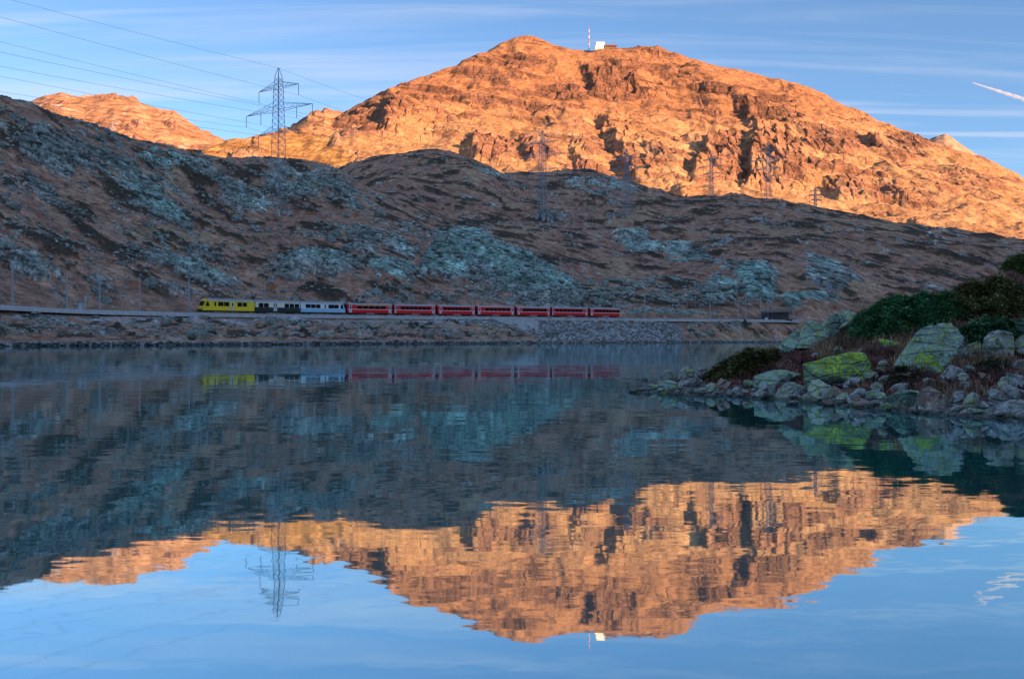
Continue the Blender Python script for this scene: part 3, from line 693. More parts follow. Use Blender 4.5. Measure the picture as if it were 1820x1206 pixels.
def place_rock(box, mat, seed, label=None, group=None, name='boulder', sub=3, skew=(0, 0), depth=.85, mesh=None, rot=0.0, sink=.12, flat=0.0, rough=.06):
    x0, y0, x1, y1 = box
    xc = (x0 + x1) / 2
    p = near_hit(xc, y1 - .1 * (y1 - y0))
    w = (x1 - x0) / F * p.y; h = (y1 - y0) / F * p.y * (1 + sink)
    dp = depth * w
    if mesh is None:
        mesh = rock_mesh(name, seed, sub, skew=skew, flat=flat, rough=rough); mesh.materials.append(mat)
    o = obj(name, mesh, None, None, (p.x + px2u(xc) * dp * .35, p.y + dp * .35, p.z - h * sink))
    o.scale = (w, dp, h); o.rotation_euler = (0, 0, rot)
    return tag(o, label, 'boulder' if h > .12 else 'stone', group)
heroes = [
    ((1583, 580, 1706, 664), 'rock_teal', 11, 'huge grey boulder with a peaked top and pale lichen, on the heather bank', dict(sub=5, skew=(.55, .1), depth=.9)),
    ((1627, 631, 1681, 666), 'rock_green', 12, 'smaller lichen-topped boulder leaning against the front of the huge peaked boulder', dict(sub=4)),
    ((1420, 631, 1555, 692), 'rock_green', 27, 'long humped boulder covered in bright yellow-green lichen', dict(sub=5, skew=(.25, 0), depth=.7)),
    ((1738, 590, 1795, 637), 'rock', 14, 'blunt rounded boulder with yellow lichen on its crown, in front of the dark juniper', dict(sub=4)),
    ((1694, 604, 1724, 638), 'rock', 15, 'upright narrow boulder beside the huge peaked boulder', dict(sub=4, skew=(.3, 0))),
    ((1716, 611, 1742, 636), 'rock', 16, 'low dull boulder between the upright narrow boulder and the blunt rounded one', dict(sub=4)),
    ((1802, 598, 1850, 630), 'rock', 17, 'lichen-streaked boulder on the bank right of the blunt rounded boulder', dict(sub=4)),
    ((1803, 566, 1850, 602), 'rock_green', 18, 'green lichen-covered boulder on the upper bank beside the juniper', dict(sub=4)),
    ((1561, 603, 1598, 619), 'rock_green', 19, 'flat green lichen-covered stone lying in the heather above the humped boulder', dict(sub=3, flat=.3)),
    ((1664, 651, 1712, 678), 'rock_bare', 20, 'flat tilted pale slab lying in dry grass below the huge peaked boulder', dict(sub=4, flat=.3, skew=(.5, 0))),
    ((1384, 588, 1446, 626), 'rock_teal', 21, 'lowest slab of the slanting lichen outcrop on the crest of the bank', dict(sub=5, skew=(.8, .2), depth=1.1, flat=.1)),
    ((1408, 572, 1476, 618), 'rock_teal', 22, 'broadest slab of the slanting lichen outcrop, above its lowest slab', dict(sub=5, skew=(.9, .2), depth=1.0, flat=.1)),
    ((1446, 560, 1508, 602), 'rock_teal', 41, 'slab of the slanting lichen outcrop between its broadest slab and its top', dict(sub=5, skew=(.9, .2), depth=1.0, flat=.1)),
    ((1478, 552, 1528, 584), 'rock_teal', 42, 'top slab of the slanting lichen outcrop, touching the wide juniper mat', dict(sub=4, skew=(.9, .2), depth=1.0, flat=.1)),
    ((1166, 659, 1197, 687), 'rock', 23, 'boulder with a bright yellow lichen cap near the tip of the spit', dict(sub=4)),
    ((1575, 693, 1642, 729), 'rock_teal', 24, 'broad pale block standing in the water, lichen along its top edge', dict(sub=4)),
    ((1630, 692, 1692, 730), 'rock_rust', 25, 'broad rust-stained block at the waterline next to the broad pale block', dict(sub=4)),
    ((1562, 711, 1613, 729), 'rock_teal', 26, 'low flat pale stone in the water before the broad pale block', dict(sub=4, flat=.3)),
    ((1710, 700, 1743, 731), 'rock', 28, 'diamond-shaped boulder with a lichen corner at the waterline', dict(sub=4, skew=(.2, 0))),
    ((1688, 696, 1717, 725), 'rock_bare', 29, 'leaning smooth bare boulder between the rust-stained block and the diamond-shaped boulder', dict(sub=4, skew=(.6, 0))),
    ((1766, 672, 1801, 698), 'rock', 30, 'lichen-patched ledge block at the top of the layered ledges', dict(sub=4, skew=(.3, 0))),
    ((1439, 678, 1487, 716), 'rock', 31, 'pointed boulder with a lichen-green peak below the humped boulder', dict(sub=4, skew=(.3, 0))),
    ((1203, 673, 1247, 697), 'rock_bare', 32, 'smooth rounded grey boulder on the spit', dict(sub=4)),
    ((1271, 674, 1300, 699), 'rock_rust', 33, 'squat rust-flecked boulder at the waterline below the olive juniper mat', dict(sub=4)),
    ((1333, 684, 1380, 711), 'rock_bare', 34, 'low wedge-shaped bare boulder at the waterline left of the pointed boulder', dict(sub=4, skew=(.3, 0))),
    ((1376, 681, 1428, 713), 'rock', 35, 'broad sloping grey slab at the waterline below the humped boulder', dict(sub=4, skew=(.4, 0))),
    ((1338, 660, 1424, 692), 'rock_teal', 36, 'sloping pale outcrop with grass at the left end of the humped boulder', dict(sub=4, flat=.1, skew=(.5, 0))),
]
for i, (bx, mt, sd, lb, kw) in enumerate(heroes): place_rock(bx, M[mt], sd, lb, **kw)
VAR = {}
for mt in ('rock', 'rock_bare', 'rock_teal', 'rock_rust'):
    VAR[mt] = []
    for k in range(6):
        me = rock_mesh('boulder', 60 + k * 7 + len(mt), 3, skew=((k % 3 - 1) * .35, 0), rough=.08); me.materials.append(M[mt]); VAR[mt].append(me)
ledges = [(1756, 694, 1796, 722), (1785, 686, 1826, 720), (1794, 666, 1830, 693), (1736, 715, 1780, 732), (1775, 713, 1830, 736), (1740, 728, 1800, 743), (1800, 730, 1850, 748), (1826, 690, 1870, 728)]
for i, b in enumerate(ledges):
    place_rock(b, M['rock_bare'], 0, 'grey layered ledge block stepping down to the water', 'layered ledge blocks', 'ledge_block', mesh=VAR['rock_bare'][i % 6], depth=1.1)
shore = [(1203, 653, 1236, 677), (1231, 653, 1257, 678), (1178, 678, 1208, 697), (1254, 681, 1277, 696), (1418, 683, 1452, 704), (1478, 688, 1502, 717), (1484, 700, 1512, 720), (1508, 692, 1540, 716), (1538, 695, 1574, 718), (1548, 680, 1572, 700), (1581, 681, 1614, 696), (1513, 706, 1546, 726), (1420, 700, 1446, 716), (1540, 712, 1566, 726),
         (1320, 676, 1342, 690), (1364, 670, 1384, 684), (1300, 688, 1316, 700), (1318, 692, 1336, 704), (1234, 690, 1258, 701), (1208, 692, 1232, 701), (1150, 683, 1170, 694), (1136, 689, 1160, 697), (1116, 692, 1140, 698), (1673, 677, 1686, 689), (1560, 668, 1590, 682), (1604, 656, 1628, 668), (1712, 650, 1732, 662), (1640, 672, 1662, 684), (1700, 680, 1722, 694), (1738, 664, 1760, 676),
         (1480, 616, 1500, 628), (1440, 626, 1462, 636), (1500, 596, 1514, 604), (1700, 664, 1724, 680), (1796, 640, 1824, 658), (1760, 640, 1780, 652), (1560, 640, 1580, 650), (1500, 672, 1530, 690), (1530, 660, 1560, 678), (1556, 652, 1580, 664), (1395, 712, 1420, 720), (1460, 712, 1482, 722), (1640, 726, 1664, 734), (1690, 722, 1712, 734), (1722, 728, 1746, 738)]
kinds = ['rock', 'rock_bare', 'rock_teal', 'rock', 'rock_bare', 'rock_rust']
for i, b in enumerate(shore):
    mt = kinds[i % 6]
    place_rock(b, M[mt], 0, {'rock': 'yellow-lichened angular grey stone', 'rock_bare': 'bare angular grey stone', 'rock_teal': 'pale greenish angular stone', 'rock_rust': 'rust-brown angular stone'}[mt] + ' wedged among the boulders of the near shore', {'rock': 'lichened', 'rock_bare': 'bare', 'rock_teal': 'pale', 'rock_rust': 'rusty'}[mt] + ' angular stones of the near shore', 'angular_stone', mesh=VAR[mt][(i * 5) % 6], rot=0 if i % 2 else math.pi)
SV = []
for k in range(8):
    me = rock_mesh('shore_stone', 200 + k, 2, planes=10, rough=.05); me.materials.append(M[kinds[k % 6]]); SV.append(me)
r = np.random.RandomState(3)
for i in range(250):
    px = r.uniform(1130, 1850); base = float(np.interp(px, npx, shore_y))
    py = base - abs(r.normal(0, 1)) * 9 + 3
    p = near_hit(px, py); s = (r.uniform(5, 14) if i % 4 else r.uniform(12, 20)) / F * p.y
    o = obj('shore_stone', SV[r.randint(8)], None, None, (p.x, p.y, p.z - .2 * s)); o.scale = (s, s * r.uniform(.7, 1.2), s * r.uniform(.4, .75)); o.rotation_euler = (0, 0, r.uniform(0, 6.28))
    tag(o, 'small loose stone in the rubble strip along the near waterline', 'stone', 'small loose stones at the near waterline')

# ------------------------------------------------------------------ low plants of the near bank
def leaf_mat(name, col, trans=.15):
    m, n, l, b = new_mat(name)
    at = n.new('ShaderNodeAttribute'); at.attribute_name = 'Col'
    l.new(at.outputs['Color'], b.inputs['Base Color']); b.inputs['Roughness'].default_value = .8; b.inputs['Specular IOR Level'].default_value = .1
    return m
M['leaf'] = leaf_mat('leaf_and_needle', None)
def sprigs(P, az, pitch, L, w, col, bend=.25):
    """slender leaf blades: one bent strip of two quads each"""
    n = len(P); d = np.stack([np.cos(az) * np.cos(pitch), np.sin(az) * np.cos(pitch), np.sin(pitch)], 1)
    side = np.stack([-np.sin(az), np.cos(az), np.zeros(n)], 1) * (w * .5)[:, None]
    mid = P + d * (L * .5)[:, None]; d2 = d.copy(); d2[:, 2] -= bend; tip = mid + d2 * (L * .5)[:, None]
    co = np.stack([P - side * .6, P + side * .6, mid + side, mid - side, tip + side * .15, tip - side * .15], 1).reshape(-1, 3)
    b = np.arange(n)[:, None] * 6
    f = np.concatenate([b + np.array([0, 1, 2, 3]), b + np.array([3, 2, 4, 5])])
    return co, f, np.repeat(col, 6, 0)
def zgrid(X, Y):
    """ground heights of the near bank for many points"""
    px = CX + F * X / Y; ci = np.clip(np.searchsorted(npx, px), 0, len(npx) - 1)
    out = np.empty(len(X))
    for c in np.unique(ci):
        k = ci == c; out[k] = np.interp(Y[k], BY[:, c], BZ[:, c])
    return out
def juniper(x0, y0, x1, y1, h, c0, c1, n, seed, label):
    r = np.random.RandomState(seed)
    xc = (x0 + x1) / 2; pf = near_hit(xc, y1); pb = NG.hit(xc, min(y0 + h * 45, y1 - 4), pf.y)
    Yc, b = (pf.y + pb.y) / 2, max(.5, (pb.y - pf.y) / 2); a = (x1 - x0) / 2 / F * Yc; Xc = float(px2u(xc)) * Yc
    # closed mound of inner twigs
    gu, gv = np.meshgrid(np.linspace(-1, 1, 60), np.linspace(-1, 1, 40))
    def prof(u, v):
        q = u * u + v * v + .35 * fbm(u * 2.2 + seed, v * 2.2, 3, 3)
        return np.clip(1 - q, 0, 1) ** .42
    def lumps(X, Y): return .25 + 1.5 * np.clip(.5 + fbm(X / .55, Y / .4, seed % 20, 4), 0, 1.2)
    X, Y = Xc + gu * a + gv * b * float(px2u(xc)), Yc + gv * b
    Z = zgrid(X.ravel(), Y.ravel()).reshape(X.shape) + h * .8 * prof(gu, gv) * lumps(X, Y) - .12
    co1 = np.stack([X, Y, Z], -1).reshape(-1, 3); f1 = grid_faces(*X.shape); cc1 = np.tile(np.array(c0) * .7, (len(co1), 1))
    u, v = r.uniform(-1, 1, n * 2), r.uniform(-1, 1, n * 2); pr = prof(u, v); k = np.where(pr > .12)[0][:n]; u, v, pr = u[k], v[k], pr[k]
    X, Y = Xc + u * a + v * b * float(px2u(xc)), Yc + v * b
    lv = r.uniform(.45, 1.0, len(k)) ** .6
    Z = zgrid(X, Y) + h * pr * lumps(X, Y) * lv - .05
    m = len(k)
    az = r.uniform(0, 6.28, m); pit = r.uniform(-.1, .45, m)
    cl = np.array(c0) + (np.array(c1) - np.array(c0)) * (r.rand(m, 1) ** 1.5); cl = 1.7 * cl * (.45 + 1.1 * (.5 + fbm(X / .4, Y / .5, 9, 3)))[:, None]
    co2, f2, cc2 = sprigs(np.stack([X, Y, Z], 1), az, pit, r.uniform(.08, .22, m), r.uniform(.018, .045, m), cl)
    o = empty('juniper_shrub', (Xc, Yc, float(zgrid(np.array([Xc]), np.array([Yc]))[0])))
    off = np.array(o.location)
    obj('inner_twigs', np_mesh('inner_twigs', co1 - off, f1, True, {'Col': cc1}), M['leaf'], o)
    obj('foliage', np_mesh('foliage', co2 - off, f2, False, {'Col': np.clip(cc2, .004, .6)}), M['leaf'], o)
    return tag(o, label, 'shrub', 'juniper shrubs of the near bank')
juniper(1508, 524, 1715, 592, .36, (.032, .105, .05), (.16, .40, .17), 26000, 1, 'wide dark green juniper mat on the slope above the huge peaked boulder')
juniper(1675, 490, 1880, 566, .36, (.09, .10, .04), (.30, .29, .12), 24000, 2, 'olive-brown juniper thicket covering the upper right slope')
juniper(1700, 562, 1815, 615, .30, (.03, .085, .04), (.13, .29, .14), 14000, 3, 'dark juniper bush behind the blunt rounded boulder')
juniper(1256, 627, 1386, 668, .34, (.07, .08, .03), (.22, .21, .08), 11000, 4, 'low olive juniper mat at the edge of the spit')
juniper(1780, 446, 1900, 492, .32, (.06, .095, .032), (.22, .27, .10), 11000, 5, 'green juniper on the highest crest of the near bank')
juniper(1572, 652, 1632, 692, .16, (.05, .045, .03), (.13, .10, .07), 3500, 6, 'small dark bush in the hollow below the huge peaked boulder')
juniper(1735, 632, 1795, 662, .15, (.045, .05, .03), (.13, .13, .08), 3000, 7, 'small sparse bush below the blunt rounded boulder')
def ground_cover(name, n, seed, thr, L, wd, c0, c1, pit, label, cat):
    r = np.random.RandomState(seed)
    ci = r.randint(10, len(npx) - 60, n); ri = r.randint(30, BY.shape[0] - 40, n)
    fr = r.rand(n)
    X = BX[ri, ci] + (BX[ri + 1, ci + 1] - BX[ri, ci]) * fr + r.normal(0, .03, n); Y = BY[ri, ci] + (BY[ri + 1, ci] - BY[ri, ci]) * r.rand(n)
    Z = zgrid(X, Y); g = fbm(X / 1.7, Y / 3, 6, 4)
    k = (Z > .12 + .12 * r.rand(n)) & (thr(g + r.normal(0, .08, n)))
    k &= fbm(X / .5, Y / .8, 19, 3) > -.12
    X, Y, Z, m = X[k], Y[k], Z[k], int(k.sum())
    cl = (np.array(c0) + (np.array(c1) - np.array(c0)) * r.rand(m, 1)) * (.55 + .9 * sstep(-.3, .3, fbm(X / .7, Y / 1.1, 15, 3)))[:, None]
    co, f, cc = sprigs(np.stack([X, Y, Z - .02], 1), r.uniform(0, 6.28, m), r.uniform(*pit, m), r.uniform(*L, m), r.uniform(*wd, m), cl)
    return tag(obj(name, np_mesh(name, co, f, False, {'Col': cc}), M['leaf']), label, cat, kind='stuff')
ground_cover('heather', 60000, 1, lambda g: g < .06, (.06, .17), (.016, .04), (.09, .038, .036), (.26, .125, .105), (.5, 1.4), 'dark red-brown heather carpeting the near bank', 'heather')
ground_cover('dry_grass', 60000, 2, lambda g: g > .13, (.08, .27), (.010, .024), (.18, .11, .07), (.38, .26, .17), (.7, 1.5), 'dry tan grass in tufts between the rocks of the near bank', 'grass')
# bleached branch lying on the heather
p = near_hit(1516, 640); q = near_hit(1541, 634)
sx = p.y / F
o = empty('driftwood', p)
MB().bar((-8 * sx, 0, .02), (10 * sx, .1, 12 * sx), .045, .03, 6).bar((10 * sx, .1, 12 * sx), (20 * sx, .2, 20 * sx), .03, .015, 6).build('branch', M['timber'], o)
MB().bar((8 * sx, .1, 10 * sx), (14 * sx, .2, 10 * sx), .02, .01, 5).build('twig', M['timber'], o)
tag(o, 'bleached branch sticking out of the heather above the humped boulder', 'branch')

# ------------------------------------------------------------------ loose rock of the far hillside
FV = []
for k in range(10):
    me = rock_mesh('boulder', 300 + k, 2, planes=11, rough=.06, skew=((k % 3 - 1) * .4, 0)); me.materials.append(M['far_rock']); FV.append(me)
r = np.random.RandomState(5)
def crest_y(px): return np.interp(px, pxs, CY - F * (A[1] - CH) / A[0])
cand = []
while len(cand) < 290:
    px = r.uniform(-20, 1400)
    py = r.uniform(float(crest_y(px)) + 12, 548) if r.rand() < .8 else r.uniform(570, 604)
    i = int(np.searchsorted(pxs, px)); Yr = float(YR[i])
    if abs(py - 556) < 12: continue
    if 952 < px < 1215 and py > 560: continue
    p = HG.hit(px, py)
    if p.z < 1.2 or abs(p.y - Yr) < 8: continue
    w = min(9.0, r.uniform(.9, 2.1) * (2.2 if r.rand() < .2 else 1)) * (p.y / 300)
    cand.append((p, w))
for p, w in cand:
    o = obj('boulder', FV[r.randint(10)], None, None, (p.x, p.y, p.z - .25 * w)); o.scale = (w * r.uniform(.9, 1.5), w * r.uniform(.8, 1.2), w * r.uniform(.55, .95)); o.rotation_euler = (0, 0, r.uniform(0, 6.28))
    above = p.y > float(np.interp(CX + F * p.x / p.y, pxs, YR))
    big_ = w > 3.2 * p.y / 300
    tag(o, ('large ' if big_ else 'small ') + ('grey boulder lying on the slope above the railway beyond the lake' if above else 'grey boulder lying on the bank between the railway and the far shore path'), 'boulder', ('large' if big_ else 'small') + (' boulders on the slope above the railway' if above else ' boulders on the bank below the railway'))
o = place_far = obj('boulder', rock_mesh('boulder', 77, 4), M['far_rock'])
p = HG.hit(979, 601); o.location = (p.x, p.y + 1.5, p.z - .8); o.scale = (5.6, 4.5, 4.4)
tag(o, 'big pale boulder at the foot of the masonry slope, below the concrete wall', 'boulder')
def rubble(name, P, W, cols, mat, label, cat, seed=1, sub=1, squash=.7, parent=None):
    """very many small stones in one mesh"""
    r = np.random.RandomState(seed); d, f = ICO[sub]; n = len(P)
    base = d[None] * (1 + .28 * r.randn(n, len(d), 1) * .8)
    sc3 = np.stack([W * r.uniform(.8, 1.4, n), W * r.uniform(.7, 1.1, n), W * squash * r.uniform(.6, 1.1, n)], 1) * .5
    co = base * sc3[:, None, :]
    a = r.uniform(0, 6.28, n); c, s = np.cos(a)[:, None], np.sin(a)[:, None]
    co = np.stack([co[..., 0] * c - co[..., 1] * s, co[..., 0] * s + co[..., 1] * c, co[..., 2]], -1) + P[:, None, :]
    ff = (f[None] + (np.arange(n) * len(d))[:, None, None]).reshape(-1, 3)
    me = np_mesh(name, co.reshape(-1, 3), ff, False, {'Col': np.repeat(cols, len(d), 0)})
    o = obj(name, me, mat, parent)
    return tag(o, label, cat, kind='stuff')
M['stones'] = attr_mat('small_stones', (1.2, 5.0), .4, 3.0, .3, bdist=.1)
ci = r.randint(60, 760, 30000); ri = r.randint(30, 330, 30000)
ok = ((nr + rm)[ri, ci] > -.02) & (np.abs(dr[ri, ci]) > 7) & (HY[ri, ci] > Ysh[ci] + 6) & ~((HPX[ri, ci] > 950) & (HPX[ri, ci] < 1215) & (dr[ri, ci] < 0))
ci, ri = ci[ok][:9000], ri[ok][:9000]
P = np.stack([HX[ri, ci], HY[ri, ci], HZ2[ri, ci] + .1], 1); n_ = len(P)
cols = np.array([.35, .38, .35]) * r.uniform(.5, 1.35, (n_, 1)) + r.uniform(0, .05, (n_, 1)) * np.array([0, 1, .6])
rubble('hillside_stones', P, r.uniform(.5, 1.5, n_) * P[:, 1] / 300, cols, M['stones'], 'small grey stones strewn over the slopes beyond the lake', 'stones', 2)
# masonry slope under the last coaches
P, W_, C_ = [], [], []
for px in np.arange(956, 1212, 2.6):
    i = int(np.searchsorted(pxs, px)); y0, y1 = Ysh[i] + 4.5, YR[i] - 3.6
    for k, t in enumerate(np.linspace(0, 1, 15)):
        if px < 962 + 18 * t - 12 or px > 1214 - 28 * t: continue
        Yq = y0 + (y1 - y0) * t + r.normal(0, .12); pq = px + r.normal(0, .7)
        P.append((float(px2u(pq)) * Yq, Yq, HG.z(pq, Yq) + .12)); W_.append(r.uniform(.75, 1.35))
        b = r.rand()
        C_.append(np.array([.40, .43, .43]) * r.uniform(.4, 1.35) if b > .09 else np.array([.30, .15, .08]) * r.uniform(.7, 1.3))
slope = empty('masonry_slope', (float(px2u(1085)) * 345, 345, 0.9))
rb = rubble('stones', np.array(P) - np.array(slope.location), np.array(W_), np.array(C_), M['stones'], None, None, 4, squash=.8, parent=slope)
tag(slope, 'sloping rubble-stone embankment below the rear red coaches', 'embankment')
# low wall of stones along the far waterline
P, W_ = [], []
for px in np.arange(-100, 1420, 1.5):
    i = int(np.clip(np.searchsorted(pxs, px), 0, len(pxs) - 1))
    for k in range(2):
        pq = px + r.normal(0, .8); Yq = Ysh[i] + r.uniform(-.3, .7)
        P.append((float(px2u(pq)) * Yq, Yq, r.uniform(.05, .75))); W_.append(r.uniform(.3, .85) * (1.8 if r.rand() < .05 else 1))
P = np.array(P)
rubble('shore_wall_stones', P, np.array(W_), np.array([.32, .31, .295]) * r.uniform(.4, 1.4, (len(P), 1)), M['stones'], 'rough stones of the low wall along the far shore path', 'stones', 6)

# ------------------------------------------------------------------ railway
tp = np.linspace(-320, 1412, 900)
tY, tZ = smooth1(rail_Y(tp), 60), smooth1(rail_z(tp), 60)
tX = px2u(tp) * tY
arc = np.concatenate([[0], np.cumsum(np.hypot(np.diff(tX), np.diff(tY)))])
def on_track(s): return Vector((float(np.interp(s, arc, tX)), float(np.interp(s, arc, tY)), float(np.interp(s, arc, tZ))))
def s_of_px(px): return float(np.interp(px, tp, arc))
tx, ty = np.gradient(tX, arc), np.gradient(tY, arc); nx, ny = -ty, tx          # normal pointing away from the lake
def sweep(prof):
    """profile of (sideways, up) carried along the track"""
    co = np.stack([np.stack([tX + nx * a, tY + ny * a, tZ + b], 1) for a, b in prof], 1)
    n, k = co.shape[:2]; i = np.arange(n * k).reshape(n, k)
    return co.reshape(-1, 3), np.concatenate([np.stack([i[:-1, j], i[:-1, j + 1], i[1:, j + 1], i[1:, j]], -1) for j in range(k - 1)])
co, f = sweep([(-4.5, -1.3), (-3.4, -.68), (-2.3, -.17), (2.3, -.17), (3.4, -.6)])
M['ballast'] = attr_mat('ballast', (.8, 4.0), .8, 5.0, .3, bdist=.15)
track = tag(obj('railway_track', np_mesh('railway_track', co, f, False, {'Col': np.tile(np.array([.44, .44, .43]), (len(co), 1))}), M['ballast']), kind='structure')
for side in (-.5, .5):
    co, f = sweep([(side - .04, -.15), (side - .04, .0), (side + .04, .0), (side + .04, -.15)])
    obj('rail', np_mesh('rail', co, f, False), M['rail'], track)
mb = MB()
for s in np.arange(4, arc[-1] - 2, .9):
    c = on_track(s); d = (on_track(s + .3) - c).normalized(); q = Vector((-d.y, d.x, 0))
    mb.bar(c - q * 1.0 - Vector((0, 0, .16)), c + q * 1.0 - Vector((0, 0, .16)), .13)
tag(mb.build('sleepers', M['sleeper'], track), kind='stuff')

def windows_on(root, spans, L, W, z0, z1, mat, frame=None, name='window'):
    for (a, b) in spans:
        xa, xb = L * (.5 - b), L * (.5 - a)                      # fractions run from the front of the train (+x) backwards
        for sd in (-1, 1):
            y = sd * W / 2
            fr = MB().box(xa - .06, xb + .06, min(y, y + sd * .02), max(y, y + sd * .02), z0 - .06, z1 + .06).build(name, frame or M['black'], root)
            MB().box(xa, xb, min(y + sd * .005, y + sd * .035), max(y + sd * .005, y + sd * .035), z0, z1).build('pane', mat, fr)
def doors_on(root, spans, L, W, z0, z1, mat):
    for (a, b) in spans:
        xa, xb = L * (.5 - b), L * (.5 - a)
        for sd in (-1, 1):
            y = sd * W / 2
            d = MB().box(xa, xb, min(y, y + sd * .03), max(y, y + sd * .03), z0, z1).build('door', mat, root)
            m = (xb - xa) * .28
            MB().box(xa + m, xb - m, min(y + sd * .02, y + sd * .045), max(y + sd * .02, y + sd * .045), z0 + (z1 - z0) * .5, z1 - .2).build('door_window', M['glass'], d)
def bogies(root, L):
    for x in (L / 2 - 2.6, -L / 2 + 2.6):
        bg = MB().box(x - 1.5, x + 1.5, -.95, -.75, .28, .62).box(x - 1.5, x + 1.5, .75, .95, .28, .62).box(x - .25, x + .25, -.95, .95, .3, .55).build('bogie', M['under'], root)
        for dx in (-.9, .9):
            for sd in (-1, 1):
                MB().bar((x + dx, sd * .52, .36), (x + dx, sd * .66, .36), .36, k=14).build('wheel', M['under'], bg)
def text(root, body, x, y, z, size, mat, sd=-1, bold=False):
    c = bpy.data.curves.new('lettering', 'FONT'); c.body = body; c.size = size; c.align_x = 'CENTER'; c.extrude = .004
    t = bpy.data.objects.new('lettering', c); COL.objects.link(t)
    dg = bpy.context.evaluated_depsgraph_get()
    me = bpy.data.meshes.new_from_object(t.evaluated_get(dg)); bpy.data.objects.remove(t); bpy.data.curves.remove(c)
    me.name = 'lettering'; me.materials.clear(); me.materials.append(mat)
    o = obj('lettering', me, None, root, (x, y, z)); o.rotation_euler = (math.pi / 2, 0, 0 if sd < 0 else math.pi)
    return o
def side_profile(W, z0, z1, zr, crown=.55):
    """half-round roof over slightly tapered sides"""
    h = W / 2
    return [(-h, z0), (-h, z1), (-h * .93, z1 + (zr - z1) * .45), (-h * .68, z1 + (zr - z1) * .82), (-h * .3, zr - .02), (h * .3, zr - .02), (h * .68, z1 + (zr - z1) * .82), (h * .93, z1 + (zr - z1) * .45), (h, z1), (h, z0)]
def roof_profile(W, z1, zr):
    h = W / 2 + .025
    pr = [(-h, z1), (-h * .93, z1 + (zr - z1) * .45), (-h * .68, z1 + (zr - z1) * .82), (-h * .3, zr), (h * .3, zr), (h * .68, z1 + (zr - z1) * .82), (h * .93, z1 + (zr - z1) * .45), (h, z1)]
    return pr
def place_car(root, pxa, pxb):
    a, b = on_track(s_of_px(pxa)), on_track(s_of_px(pxb)); d = a - b
    root.location = (a + b) / 2; root.rotation_euler = (0, -math.atan2(d.z, math.hypot(d.x, d.y)), math.atan2(d.y, d.x))
    return d.length
def car_len(pxa, pxb): return (on_track(s_of_px(pxa)) - on_track(s_of_px(pxb))).length
SOFT = 0
